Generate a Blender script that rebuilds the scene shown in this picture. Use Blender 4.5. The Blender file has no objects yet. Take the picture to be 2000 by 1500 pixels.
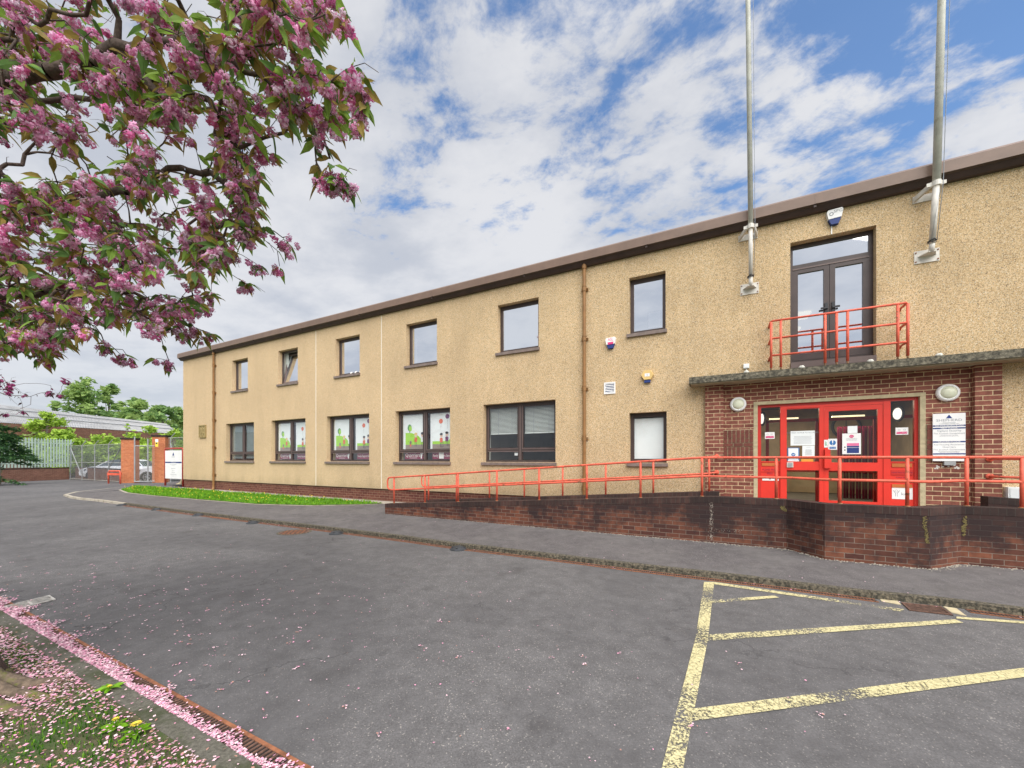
import bpy, bmesh, math, random
import numpy as np
from mathutils import Vector, Matrix, noise
random.seed(7)
R = math.radians
scene = bpy.context.scene
COL = scene.collection

# ---------------------------------------------------------------- camera
FPX, XC, YH, CZ = 760.0, 1000.0, 896.0, 1.6      # focal length, centre column and horizon row of the 2000 px wide photo
TH = math.atan(760.0/1465.0)
ST, CT = math.sin(TH), math.cos(TH)
cd = bpy.data.cameras.new("camera"); cam = bpy.data.objects.new("camera", cd); COL.objects.link(cam)
cam.location = (0, 0, CZ); cam.rotation_euler = (R(90), 0, TH)
cd.sensor_width = 36; cd.lens = FPX/2000*36; cd.shift_y = 146/2000; cd.clip_end = 2000; cd.clip_start = 0.05
scene.camera = cam
scene.view_settings.view_transform = 'Standard'; scene.view_settings.look = 'None'
scene.view_settings.gamma = 1.0; scene.view_settings.exposure = 0.85

# ---------------------------------------------------------------- sky and sun
SUN_EL, SUN_AZ = R(52), R(135)      # azimuth clockwise from +Y
w = bpy.data.worlds.new("World"); scene.world = w; w.use_nodes = True
nt = w.node_tree; nt.nodes.clear()
def N(t, typ, **kw):
    n = t.nodes.new(typ)
    for k, v in kw.items():
        if k == 'inp':
            for a, b in v.items(): n.inputs[a].default_value = b
        else: setattr(n, k, v)
    return n
def L(t, a, b): t.links.new(a, b)
def mth(t, op, a, b=None, clamp=False):
    n = t.nodes.new('ShaderNodeMath'); n.operation = op; n.use_clamp = clamp
    for i, v in enumerate((a, b)):
        if v is None: continue
        if isinstance(v, (int, float)): n.inputs[i].default_value = v
        else: t.links.new(v, n.inputs[i])
    return n.outputs[0]
def mapr(t, v, a, b, c=0.0, d=1.0, smooth=True):
    n = t.nodes.new('ShaderNodeMapRange'); n.interpolation_type = 'SMOOTHSTEP' if smooth else 'LINEAR'
    t.links.new(v, n.inputs[0])
    for i, x in enumerate((a, b, c, d)): n.inputs[i+1].default_value = x
    return n.outputs[0]
def mixc(t, f, a, b):
    n = t.nodes.new('ShaderNodeMix'); n.data_type = 'RGBA'
    for s, v in ((n.inputs[0], f), (n.inputs[6], a), (n.inputs[7], b)):
        if hasattr(v, 'is_linked'): t.links.new(v, s)
        elif isinstance(v, (int, float)): s.default_value = v
        else: s.default_value = (*v, 1)
    return n.outputs[2]
sky = N(nt, 'ShaderNodeTexSky', sky_type='NISHITA', sun_disc=False, sun_elevation=SUN_EL, sun_rotation=SUN_AZ,
        air_density=1.0, dust_density=0.3, ozone_density=3.0)
hs = N(nt, 'ShaderNodeHueSaturation', inp={'Saturation': 1.12, 'Value': 1.0}); L(nt, sky.outputs[0], hs.inputs['Color'])
bg1 = N(nt, 'ShaderNodeBackground', inp={'Strength': 0.12}); L(nt, hs.outputs[0], bg1.inputs[0])
tc = N(nt, 'ShaderNodeTexCoord'); sx = N(nt, 'ShaderNodeSeparateXYZ'); L(nt, tc.outputs['Generated'], sx.inputs[0])
zz = mth(nt, 'ADD', mth(nt, 'MAXIMUM', sx.outputs[2], 0.0), 0.16)
cx = N(nt, 'ShaderNodeCombineXYZ'); L(nt, mth(nt, 'DIVIDE', sx.outputs[0], zz), cx.inputs[0]); L(nt, mth(nt, 'DIVIDE', sx.outputs[1], zz), cx.inputs[1])
mp = N(nt, 'ShaderNodeMapping'); L(nt, cx.outputs[0], mp.inputs[0])
mp.inputs['Location'].default_value = (8.3, 4.2, 0); mp.inputs['Rotation'].default_value = (0, 0, R(-50)); mp.inputs['Scale'].default_value = (1.0, 1.3, 1)
n1 = N(nt, 'ShaderNodeTexNoise', inp={'Scale': 3.2, 'Detail': 12.0, 'Roughness': 0.66, 'Distortion': 0.2}); L(nt, mp.outputs[0], n1.inputs['Vector'])
n2 = N(nt, 'ShaderNodeTexNoise', inp={'Scale': 0.75, 'Detail': 3.0, 'Roughness': 0.5}); L(nt, mp.outputs[0], n2.inputs['Vector'])
n3 = N(nt, 'ShaderNodeTexNoise', inp={'Scale': 1.6, 'Detail': 6.0, 'Roughness': 0.6}); L(nt, mp.outputs[0], n3.inputs['Vector'])
n4 = N(nt, 'ShaderNodeTexNoise', inp={'Scale': 11.0, 'Detail': 6.0, 'Roughness': 0.6, 'Distortion': 0.4}); L(nt, mp.outputs[0], n4.inputs['Vector'])
# more cover towards the horizon and to the west
cov = mth(nt, 'ADD', mapr(nt, sx.outputs[2], 0.16, 0.55, 0.30, 0.0), mth(nt, 'MULTIPLY', sx.outputs[0], -0.12))
dens = mth(nt, 'ADD', mth(nt, 'ADD', mth(nt, 'ADD', mth(nt, 'MULTIPLY', n1.outputs[0], 0.60), mth(nt, 'MULTIPLY', n4.outputs[0], 0.20)), mth(nt, 'MULTIPLY', n2.outputs[0], 0.32)), cov)
mask = mapr(nt, dens, 0.485, 0.60, 0.05, 0.95)
ccol = mixc(nt, mapr(nt, n3.outputs[0], 0.33, 0.62), (0.60, 0.63, 0.70), (0.84, 0.845, 0.87))
ccol = mixc(nt, mapr(nt, sx.outputs[2], 0.0, 0.35, 0.55, 0.0), ccol, (0.67, 0.70, 0.76))
bg2 = N(nt, 'ShaderNodeBackground', inp={'Strength': 0.53}); L(nt, ccol, bg2.inputs[0])
ms = N(nt, 'ShaderNodeMixShader'); L(nt, mask, ms.inputs[0]); L(nt, bg1.outputs[0], ms.inputs[1]); L(nt, bg2.outputs[0], ms.inputs[2])
wo = N(nt, 'ShaderNodeOutputWorld'); L(nt, ms.outputs[0], wo.inputs[0])
sl = bpy.data.lights.new("sun", 'SUN'); sl.energy = 3.3; sl.angle = R(75); sl.color = (1.0, 0.95, 0.88)
so = bpy.data.objects.new("sun", sl); COL.objects.link(so)
sd = Vector((math.sin(SUN_AZ)*math.cos(SUN_EL), math.cos(SUN_AZ)*math.cos(SUN_EL), math.sin(SUN_EL)))
so.rotation_euler = sd.to_track_quat('Z', 'Y').to_euler(); so.location = sd*60

# ---------------------------------------------------------------- photo geometry helpers (pixel ray to a real plane)
def ray(x, y):
    a = x-XC
    return Vector((-ST*FPX+CT*a, CT*FPX+ST*a, YH-y))
def onY(x, y, D):
    r = ray(x, y); t = D/r.y
    return Vector((r.x*t, D, CZ+r.z*t))
def onZ(x, y, z=0.0):
    r = ray(x, y); t = (z-CZ)/r.z
    return Vector((r.x*t, r.y*t, z))
def atZ(x, y, Z):
    r = ray(x, y)*(Z/FPX)
    return Vector((r.x, r.y, CZ+r.z))
def WX(x, D): return onY(x, 0, D).x

# ---------------------------------------------------------------- materials
def newmat(name):
    m = bpy.data.materials.new(name); m.use_nodes = True
    t = m.node_tree; b = t.nodes['Principled BSDF']
    return m, t, b
def mat(name, col, rough=0.6, metal=0.0, var=0.12, vs=3.0, bump=0.0, bs=120.0, spec=0.4, dirt=None, dscale=1.2, dlo=.5, dhi=.7):
    m, t, b = newmat(name)
    g = N(t, 'ShaderNodeNewGeometry')
    n = N(t, 'ShaderNodeTexNoise', inp={'Scale': vs, 'Detail': 6.0, 'Roughness': 0.6}); L(t, g.outputs['Position'], n.inputs['Vector'])
    lo = tuple(c*(1-var) for c in col); hi = tuple(min(1, c*(1+var)) for c in col)
    c = mixc(t, mapr(t, n.outputs[0], 0.3, 0.7), lo, hi)
    if dirt:
        n2 = N(t, 'ShaderNodeTexNoise', inp={'Scale': dscale, 'Detail': 8.0, 'Roughness': 0.7}); L(t, g.outputs['Position'], n2.inputs['Vector'])
        c = mixc(t, mapr(t, n2.outputs[0], dlo, dhi), c, dirt)
    L(t, c, b.inputs['Base Color'])
    b.inputs['Roughness'].default_value = rough; b.inputs['Metallic'].default_value = metal
    b.inputs['Specular IOR Level'].default_value = spec
    if bump:
        n3 = N(t, 'ShaderNodeTexNoise', inp={'Scale': bs, 'Detail': 3.0}); L(t, g.outputs['Position'], n3.inputs['Vector'])
        bp = N(t, 'ShaderNodeBump', inp={'Strength': bump, 'Distance': 0.01}); L(t, n3.outputs[0], bp.inputs['Height']); L(t, bp.outputs[0], b.inputs['Normal'])
    return m
def emis(name, col, s):
    m, t, b = newmat(name); b.inputs['Emission Color'].default_value = (*col, 1); b.inputs['Emission Strength'].default_value = s
    b.inputs['Base Color'].default_value = (*col, 1); return m
def brick(name, c1, c2, mortar, bw=0.225, rh=0.08, ms_=0.010, off=0.5, rough=0.8, stain=None, third=None):
    m, t, b = newmat(name)
    uv = N(t, 'ShaderNodeUVMap')
    br = N(t, 'ShaderNodeTexBrick', offset=off, inp={'Color1': (*c1, 1), 'Color2': (*c2, 1), 'Mortar': (*mortar, 1), 'Scale': 1.0,
           'Mortar Size': ms_/2, 'Mortar Smooth': 0.15, 'Bias': 0.0, 'Brick Width': bw, 'Row Height': rh})
    L(t, uv.outputs[0], br.inputs['Vector'])
    col = br.outputs['Color']
    g = N(t, 'ShaderNodeNewGeometry')
    nb = N(t, 'ShaderNodeTexNoise', inp={'Scale': 14.0, 'Detail': 8.0, 'Roughness': 0.7}); L(t, g.outputs['Position'], nb.inputs['Vector'])
    hv = N(t, 'ShaderNodeHueSaturation'); L(t, col, hv.inputs['Color']); L(t, mapr(t, nb.outputs[0], 0.3, 0.7, 0.78, 1.2), hv.inputs['Value']); col = hv.outputs[0]
    if stain:
        sp = N(t, 'ShaderNodeSeparateXYZ'); L(t, g.outputs['Position'], sp.inputs[0])
        n = N(t, 'ShaderNodeTexNoise', inp={'Scale': 1.5, 'Detail': 10.0, 'Roughness': 0.72}); 
        mpn = N(t, 'ShaderNodeMapping'); mpn.inputs['Scale'].default_value = (1, 1, 0.8); L(t, g.outputs['Position'], mpn.inputs[0]); L(t, mpn.outputs[0], n.inputs['Vector'])
        h = mth(t, 'ADD', mth(t, 'ADD', mth(t, 'MULTIPLY', n.outputs[0], 1.9), -0.45), mth(t, 'MULTIPLY', mth(t, 'SUBTRACT', sp.outputs[2], stain[1]), stain[2]))
        nf = N(t, 'ShaderNodeTexNoise', inp={'Scale': 7.0, 'Detail': 9.0, 'Roughness': 0.75}); L(t, g.outputs['Position'], nf.inputs['Vector'])
        h = mth(t, 'ADD', h, mth(t, 'MULTIPLY', mth(t, 'SUBTRACT', nf.outputs[0], 0.5), 1.1))
        col = mixc(t, mapr(t, h, 0.22, 0.74, 0.10, stain[3]), col, stain[0])
    L(t, col, b.inputs['Base Color']); b.inputs['Roughness'].default_value = rough; b.inputs['Specular IOR Level'].default_value = 0.25
    bp = N(t, 'ShaderNodeBump', inp={'Strength': 0.6, 'Distance': 0.006}); bp.invert = True
    L(t, mth(t, 'SUBTRACT', br.outputs['Fac'], mth(t, 'MULTIPLY', nb.outputs[0], 0.35)), bp.inputs['Height']); L(t, bp.outputs[0], b.inputs['Normal'])
    return m
def glass(name, lo, hi, tint=(0.75, 0.8, 0.8)):
    m = bpy.data.materials.new(name); m.use_nodes = True; t = m.node_tree; t.nodes.clear()
    tr = N(t, 'ShaderNodeBsdfTransparent', inp={'Color': (*tint, 1)}); gl = N(t, 'ShaderNodeBsdfGlossy', inp={'Roughness': 0.015, 'Color': (0.93, 0.96, 1.0, 1)})
    g = N(t, 'ShaderNodeNewGeometry'); n = N(t, 'ShaderNodeTexNoise', inp={'Scale': 1.3, 'Detail': 1.0}); L(t, g.outputs['Position'], n.inputs['Vector'])
    bp = N(t, 'ShaderNodeBump', inp={'Strength': 0.25, 'Distance': 0.01}); L(t, n.outputs[0], bp.inputs['Height']); L(t, bp.outputs[0], gl.inputs['Normal'])
    fr = N(t, 'ShaderNodeLayerWeight', inp={'Blend': 0.35}); f = mapr(t, fr.outputs['Facing'], 0.0, 1.0, lo, hi, False)
    x = N(t, 'ShaderNodeMixShader'); L(t, f, x.inputs[0]); L(t, tr.outputs[0], x.inputs[1]); L(t, gl.outputs[0], x.inputs[2])
    o = N(t, 'ShaderNodeOutputMaterial'); L(t, x.outputs[0], o.inputs[0]); return m
def leafmat(name, col, tr=0.35):
    m = bpy.data.materials.new(name); m.use_nodes = True; t = m.node_tree; t.nodes.clear()
    g = N(t, 'ShaderNodeNewGeometry'); n = N(t, 'ShaderNodeTexNoise', inp={'Scale': 9.0, 'Detail': 3.0}); L(t, g.outputs['Position'], n.inputs['Vector'])
    c = mixc(t, mapr(t, n.outputs[0], 0.3, 0.7), tuple(x*0.7 for x in col), tuple(min(1, x*1.3) for x in col))
    d = N(t, 'ShaderNodeBsdfPrincipled', inp={'Roughness': 0.5}); d.inputs['Specular IOR Level'].default_value = 0.25; L(t, c, d.inputs['Base Color'])
    tl = N(t, 'ShaderNodeBsdfTranslucent'); L(t, c, tl.inputs[0])
    x = N(t, 'ShaderNodeMixShader', inp={0: tr}); L(t, d.outputs[0], x.inputs[1]); L(t, tl.outputs[0], x.inputs[2])
    o = N(t, 'ShaderNodeOutputMaterial'); L(t, x.outputs[0], o.inputs[0]); return m

def roughcast():
    m, t, b = newmat('roughcast')
    g = N(t, 'ShaderNodeNewGeometry')
    v = N(t, 'ShaderNodeTexVoronoi', inp={'Scale': 112.0}); L(t, g.outputs['Position'], v.inputs['Vector'])
    sp = N(t, 'ShaderNodeSeparateColor'); L(t, v.outputs['Color'], sp.inputs[0])
    c = mixc(t, mapr(t, sp.outputs[0], 0.15, 0.85), (0.48, 0.335, 0.175), (0.72, 0.535, 0.32))
    c = mixc(t, mapr(t, sp.outputs[1], 0.86, 0.93), c, (0.72, 0.64, 0.48))
    c = mixc(t, mapr(t, sp.outputs[2], 0.86, 0.95), c, (0.20, 0.155, 0.10))
    n = N(t, 'ShaderNodeTexNoise', inp={'Scale': 0.55, 'Detail': 8.0, 'Roughness': 0.65}); L(t, g.outputs['Position'], n.inputs['Vector'])
    mpn = N(t, 'ShaderNodeMapping'); mpn.inputs['Scale'].default_value = (1.6, 1.6, 0.25); L(t, g.outputs['Position'], mpn.inputs[0])
    n2 = N(t, 'ShaderNodeTexNoise', inp={'Scale': 1.0, 'Detail': 7.0, 'Roughness': 0.6}); L(t, mpn.outputs[0], n2.inputs['Vector'])
    hv = N(t, 'ShaderNodeHueSaturation'); L(t, c, hv.inputs['Color'])
    L(t, mth(t, 'MULTIPLY', mapr(t, n.outputs[0], 0.3, 0.7, 0.88, 1.1), mapr(t, n2.outputs[0], 0.35, 0.72, 1.03, 0.89)), hv.inputs['Value'])
    # the tan blends to a little pinker towards the west end of the wall
    sx_ = N(t, 'ShaderNodeSeparateXYZ'); L(t, g.outputs['Position'], sx_.inputs[0])
    c2 = mixc(t, mapr(t, sx_.outputs[0], -14.0, -1.0, 0.5, 0.0), hv.outputs[0], (0.64, 0.475, 0.295))
    sp_ = mth(t, 'ADD', sx_.outputs[2], mth(t, 'MULTIPLY', n2.outputs[0], -0.9))
    c2 = mixc(t, mapr(t, sp_, 0.0, 0.55, 0.35, 0.0), c2, (0.26, 0.20, 0.12))      # splashed dirt near the foot of the wall
    L(t, c2, b.inputs['Base Color']); b.inputs['Roughness'].default_value = 0.95; b.inputs['Specular IOR Level'].default_value = 0.15
    bp = N(t, 'ShaderNodeBump', inp={'Strength': 0.5, 'Distance': 0.008}); bp.invert = True; L(t, v.outputs['Distance'], bp.inputs['Height']); L(t, bp.outputs[0], b.inputs['Normal'])
    return m
def asphalt(name, a, c2, fine=140.0, patch=0.35):
    m, t, b = newmat(name)
    g = N(t, 'ShaderNodeNewGeometry')
    v = N(t, 'ShaderNodeTexVoronoi', inp={'Scale': fine}); L(t, g.outputs['Position'], v.inputs['Vector'])
    sp = N(t, 'ShaderNodeSeparateColor'); L(t, v.outputs['Color'], sp.inputs[0])
    c = mixc(t, sp.outputs[0], tuple(x*0.78 for x in a), tuple(x*1.22 for x in a))
    c = mixc(t, mapr(t, sp.outputs[1], 0.955, 0.98), c, (0.30, 0.28, 0.255))
    n = N(t, 'ShaderNodeTexNoise', inp={'Scale': patch, 'Detail': 9.0, 'Roughness': 0.62, 'Distortion': 0.6}); L(t, g.outputs['Position'], n.inputs['Vector'])
    c = mixc(t, mapr(t, n.outputs[0], 0.38, 0.62, 0.0, 0.75), c, c2)
    n4 = N(t, 'ShaderNodeTexNoise', inp={'Scale': 5.0, 'Detail': 8.0, 'Roughness': 0.7}); L(t, g.outputs['Position'], n4.inputs['Vector'])
    hv = N(t, 'ShaderNodeHueSaturation'); L(t, c, hv.inputs['Color']); L(t, mapr(t, n4.outputs[0], 0.3, 0.7, 0.84, 1.14), hv.inputs['Value'])
    n5 = N(t, 'ShaderNodeTexNoise', inp={'Scale': 1.7, 'Detail': 5.0, 'Roughness': 0.55}); L(t, g.outputs['Position'], n5.inputs['Vector'])
    vs_ = N(t, 'ShaderNodeTexVoronoi', inp={'Scale': 0.9}); L(t, g.outputs['Position'], vs_.inputs['Vector'])
    dk_ = mth(t, 'ADD', mapr(t, n5.outputs[0], 0.58, 0.72, 0.0, 0.30), mapr(t, vs_.outputs['Distance'], 0.03, 0.10, 0.35, 0.0))
    hv2 = N(t, 'ShaderNodeMix'); hv2.data_type = 'RGBA'; L(t, dk_, hv2.inputs[0]); L(t, hv.outputs[0], hv2.inputs[6]); hv2.inputs[7].default_value = (0.055, 0.05, 0.048, 1); hv = hv2
    # hairline cracks
    vc = N(t, 'ShaderNodeTexVoronoi', feature='DISTANCE_TO_EDGE', inp={'Scale': 0.42})
    dn = N(t, 'ShaderNodeTexNoise', inp={'Scale': 2.2, 'Detail': 6.0}); L(t, g.outputs['Position'], dn.inputs['Vector'])
    vm = N(t, 'ShaderNodeVectorMath', operation='ADD'); L(t, g.outputs['Position'], vm.inputs[0]); L(t, dn.outputs['Color'], vm.inputs[1]); L(t, vm.outputs[0], vc.inputs['Vector'])
    ck = mth(t, 'MULTIPLY', mapr(t, vc.outputs[0], 0.0, 0.006, 1.0, 0.0), mapr(t, n.outputs[0], 0.45, 0.6, 0.0, 0.6))
    c3 = mixc(t, ck, hv.outputs[2], (0.03, 0.03, 0.03))
    L(t, c3, b.inputs['Base Color']); b.inputs['Roughness'].default_value = 0.9; b.inputs['Specular IOR Level'].default_value = 0.3
    bp = N(t, 'ShaderNodeBump', inp={'Strength': 0.7, 'Distance': 0.006}); L(t, sp.outputs[0], bp.inputs['Height']); L(t, bp.outputs[0], b.inputs['Normal'])
    return m
def paintmark():
    m, t, b = newmat('worn_yellow_paint')
    g = N(t, 'ShaderNodeNewGeometry')
    n = N(t, 'ShaderNodeTexNoise', inp={'Scale': 55.0, 'Detail': 6.0, 'Roughness': 0.75}); L(t, g.outputs['Position'], n.inputs['Vector'])
    n2 = N(t, 'ShaderNodeTexNoise', inp={'Scale': 1.1, 'Detail': 4.0}); L(t, g.outputs['Position'], n2.inputs['Vector'])
    vc = N(t, 'ShaderNodeTexVoronoi', feature='DISTANCE_TO_EDGE', inp={'Scale': 16.0}); L(t, g.outputs['Position'], vc.inputs['Vector'])
    v = mth(t, 'ADD', n.outputs[0], mth(t, 'MULTIPLY', mth(t, 'SUBTRACT', n2.outputs[0], 0.46), 0.95))
    al = mth(t, 'MULTIPLY', mapr(t, v, 0.425, 0.53), mapr(t, vc.outputs[0], 0.004, 0.03, 0.35, 1.0))
    c = mixc(t, mapr(t, n.outputs[0], 0.4, 0.65), (0.44, 0.39, 0.20), (0.64, 0.575, 0.32))
    L(t, c, b.inputs['Base Color']); L(t, al, b.inputs['Alpha']); b.inputs['Roughness'].default_value = 0.75
    return m

M = {}
M['render'] = roughcast()
M['brick'] = brick('facing_brick', (0.165, 0.055, 0.040), (0.28, 0.105, 0.075), (0.60, 0.45, 0.27), ms_=.012)
M['brick_v'] = brick('panel_brick', (0.14, 0.045, 0.032), (0.20, 0.07, 0.045), (0.42, 0.30, 0.18), bw=0.2, rh=0.078)
M['brick_dark'] = brick('ramp_brick', (0.085, 0.032, 0.024), (0.225, 0.082, 0.045), (0.24, 0.18, 0.14), rh=0.0765, stain=((0.026, 0.019, 0.020), 0.42, 0.75, 0.88))
M['cope'] = brick('coping_brick', (0.055, 0.030, 0.027), (0.10, 0.05, 0.04), (0.10, 0.08, 0.065), bw=0.078, rh=0.24, ms_=0.009, off=0.0, stain=((0.022, 0.017, 0.016), 0.7, 0.2, 0.75))
M['brick_base'] = brick('base_brick', (0.11, 0.035, 0.028), (0.17, 0.065, 0.045), (0.30, 0.20, 0.13))
M['brick_orange'] = brick('orange_brick', (0.42, 0.12, 0.045), (0.50, 0.17, 0.07), (0.46, 0.30, 0.20))
M['brick_far'] = brick('far_brick', (0.17, 0.075, 0.05), (0.24, 0.11, 0.075), (0.26, 0.2, 0.15))
M['asphalt'] = asphalt('road_asphalt', (0.130, 0.125, 0.123), (0.098, 0.094, 0.094))
M['pave'] = asphalt('pavement_asphalt', (0.108, 0.099, 0.099), (0.145, 0.135, 0.130), 170.0, 0.8)
M['paint'] = paintmark()
M['kerb'] = mat('kerb_concrete', (0.17, 0.145, 0.10), 0.9, var=.3, vs=40, bump=.5, dirt=(0.035, 0.033, 0.024), dscale=30, dlo=.36, dhi=.60)
M['edge_dark'] = mat('mossy_edging', (0.115, 0.108, 0.085), 0.95, var=.3, vs=45, bump=.5, dirt=(0.055, 0.062, 0.03), dscale=4, dlo=.45, dhi=.65)
M['kerb_light'] = mat('edging_concrete', (0.38, 0.34, 0.27), 0.9, var=.2, vs=25, bump=.4, dirt=(0.16, 0.14, 0.09), dscale=5)
M['gravel'] = mat('gravel', (0.36, 0.32, 0.26), 0.95, var=.35, vs=60, bump=.8)
M['earth'] = mat('earth', (0.10, 0.085, 0.045), 0.95, var=.35, vs=20, bump=.8, dirt=(0.05, 0.085, 0.02), dscale=2.5, dlo=.4, dhi=.6)
M['field'] = mat('field', (0.08, 0.13, 0.03), 0.95, var=.3, vs=.5)
M['turf'] = mat('turf', (0.085, 0.20, 0.012), 0.9, var=.35, vs=20, bump=.6)
M['concrete'] = mat('mossy_concrete', (0.20, 0.18, 0.13), 0.9, var=.35, vs=22, bump=.5, bs=60, dirt=(0.05, 0.046, 0.035), dscale=16, dlo=.36, dhi=.62)
M['soffit'] = mat('soffit_concrete', (0.36, 0.30, 0.20), 0.85, var=.15, vs=5)
M['surround'] = mat('stone_surround', (0.47, 0.40, 0.25), 0.85, var=.13, vs=14, bump=.3)
M['concrete_floor'] = mat('landing_concrete', (0.3, 0.28, 0.24), 0.9, var=.2, vs=8)
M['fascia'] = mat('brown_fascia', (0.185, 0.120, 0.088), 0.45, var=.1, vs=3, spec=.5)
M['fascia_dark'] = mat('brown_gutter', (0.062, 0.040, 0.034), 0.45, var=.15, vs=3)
M['frame'] = mat('brown_frame', (0.062, 0.043, 0.040), 0.4, var=.15, vs=4, spec=.5)
M['frame_light'] = mat('brown_frame_edge', (0.17, 0.125, 0.115), 0.45, var=.1)
M['sill'] = mat('brown_sill', (0.20, 0.155, 0.135), 0.5, var=.18, vs=9)
M['pipe'] = mat('brown_pipe', (0.27, 0.135, 0.045), 0.5, var=.18, vs=6, dirt=(0.16, 0.09, 0.04), dscale=3)
M['red'] = mat('red_gloss_paint', (0.72, 0.040, 0.024), 0.38, var=.06, vs=3, spec=.5)
M['red_dark'] = mat('red_sash_paint', (0.55, 0.03, 0.02), 0.38, var=.06, vs=3, spec=.5)
M['rail'] = mat('faded_red_rail', (0.66, 0.115, 0.065), 0.55, var=.2, vs=7, dirt=(0.20, 0.07, 0.03), dscale=13, dlo=.56, dhi=.66)
M['sign_red'] = mat('sign_post_red', (0.42, 0.06, 0.04), 0.5, var=.15, vs=8)
M['rail_foot'] = mat('rusted_foot', (0.25, 0.14, 0.07), 0.8, var=.4, vs=30)
M['white'] = mat('white_paint', (0.84, 0.84, 0.82), 0.4, var=.04)
M['white_dirty'] = mat('weathered_white', (0.66, 0.63, 0.57), 0.5, var=.1, vs=10, dirt=(0.36, 0.24, 0.14), dscale=6, dlo=.6, dhi=.72)
M['paper'] = mat('paper', (0.82, 0.86, 0.85), 0.6, var=.03)
M['white_line'] = mat('sealant', (0.80, 0.76, 0.66), 0.7, var=.05)
M['galv'] = mat('galvanised', (0.56, 0.56, 0.50), 0.55, 0.0, var=.15, vs=6, dirt=(0.36, 0.35, 0.29), dscale=3)
M['grey'] = mat('grey_metal', (0.33, 0.34, 0.34), 0.5, 0.3, var=.15)
M['fence_green'] = mat('pale_green_steel', (0.42, 0.52, 0.44), 0.5, var=.08)
M['black'] = mat('black_plastic', (0.035, 0.035, 0.04), 0.5, var=.2)
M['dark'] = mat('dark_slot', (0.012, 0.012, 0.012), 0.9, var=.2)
M['rubber'] = mat('dark_rubber', (0.035, 0.038, 0.042), 0.6, var=.3, vs=20)
M['rust'] = mat('rusty_iron', (0.24, 0.095, 0.045), 0.8, var=.35, vs=18, bump=.3)
M['rust_dark'] = mat('rusty_grate', (0.12, 0.065, 0.045), 0.8, var=.4, vs=25, bump=.3)
M['iron'] = mat('grey_iron', (0.42, 0.40, 0.36), 0.6, .3, var=.3, vs=20)
M['navy'] = mat('navy', (0.02, 0.045, 0.19), 0.5, var=.05)
M['blue'] = mat('mid_blue', (0.03, 0.16, 0.42), 0.5, var=.05)
M['ltblue'] = mat('pale_blue', (0.35, 0.55, 0.72), 0.5, var=.05)
M['textgrey'] = mat('grey_lettering', (0.28, 0.30, 0.33), 0.6, var=.05)
M['magenta'] = mat('magenta', (0.65, 0.04, 0.18), 0.5, var=.05)
M['pinkbar'] = mat('pink_bar', (0.75, 0.18, 0.34), 0.5, var=.05)
M['maroon'] = mat('maroon', (0.22, 0.012, 0.055), 0.5, var=.08)
M['lime'] = mat('lime_print', (0.34, 0.66, 0.03), 0.6, var=.04)
M['greenp'] = mat('green_print', (0.10, 0.30, 0.07), 0.6, var=.04)
M['taupe'] = mat('taupe_print', (0.27, 0.21, 0.17), 0.6, var=.04)
M['orange'] = mat('orange_print', (0.72, 0.14, 0.06), 0.6, var=.04)
M['purple'] = mat('purple_print', (0.16, 0.03, 0.12), 0.6, var=.04)
M['skin'] = mat('skin_print', (0.7, 0.5, 0.38), 0.6, var=.04)
M['brass'] = mat('brass', (0.55, 0.17, 0.05), 0.4, .2, var=.15)
M['yellow'] = mat('yellow', (0.80, 0.62, 0.06), 0.5, var=.06)
M['amber'] = mat('cream_yellow', (0.74, 0.52, 0.20), 0.5, var=.06)
M['orange_card'] = mat('orange_card', (0.72, 0.34, 0.05), 0.5, var=.06)
M['green_sign'] = mat('green', (0.03, 0.35, 0.12), 0.5, var=.05)
M['lens'] = mat('lamp_lens', (0.70, 0.72, 0.55), 0.3, var=.05)
M['plaque'] = mat('stone_plaque', (0.33, 0.25, 0.11), 0.9, var=.2, vs=25)
M['plaster'] = mat('white_plaster', (0.66, 0.65, 0.58), 0.8, var=.05)
M['inner'] = mat('inner_wall', (0.20, 0.17, 0.13), 0.9, var=.15, vs=1)
M['inner_floor'] = mat('inner_floor', (0.12, 0.11, 0.10), 0.7, var=.15)
M['hall'] = mat('hall_wall', (0.34, 0.26, 0.17), 0.9, var=.2, vs=2)
M['blind'] = mat('blind', (0.58, 0.62, 0.58), 0.8, var=.05)
M['blind_grey'] = mat('grey_blind', (0.20, 0.26, 0.27), 0.8, var=.08)
M['glass_up'] = glass('upper_glass', 0.84, 0.95, (.9, .93, .93))
M['glass_mid'] = glass('lower_glass', 0.05, 0.45, (.98, .99, .99))
M['glass_door'] = glass('door_glass', 0.035, 0.35, (0.80, 0.82, 0.82))
M['lamp_on'] = emis('lit_tube', (1.0, 0.86, 0.50), 0.9)
M['lamp_white'] = emis('lit_lamp', (1.0, 0.93, 0.82), 0.8)
M['roofsheet'] = mat('cement_roof', (0.36, 0.36, 0.355), 0.85, var=.15, vs=.6, dirt=(0.26, 0.26, 0.25), dscale=.7)
M['carwhite'] = mat('white_car_paint', (0.72, 0.75, 0.80), 0.25, var=.02, spec=.6)
M['carglass'] = mat('car_glass', (0.05, 0.07, 0.09), 0.08, var=.05, spec=.8)
M['tyre'] = mat('tyre', (0.03, 0.03, 0.03), 0.8, var=.1)
M['alloy'] = mat('alloy', (0.4, 0.4, 0.42), 0.35, .6, var=.1)
M['bark'] = mat('cherry_bark', (0.085, 0.06, 0.048), 0.9, var=.35, vs=30, bump=.6, bs=60, dirt=(0.21, 0.19, 0.14), dscale=9, dlo=.56, dhi=.70)
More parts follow.
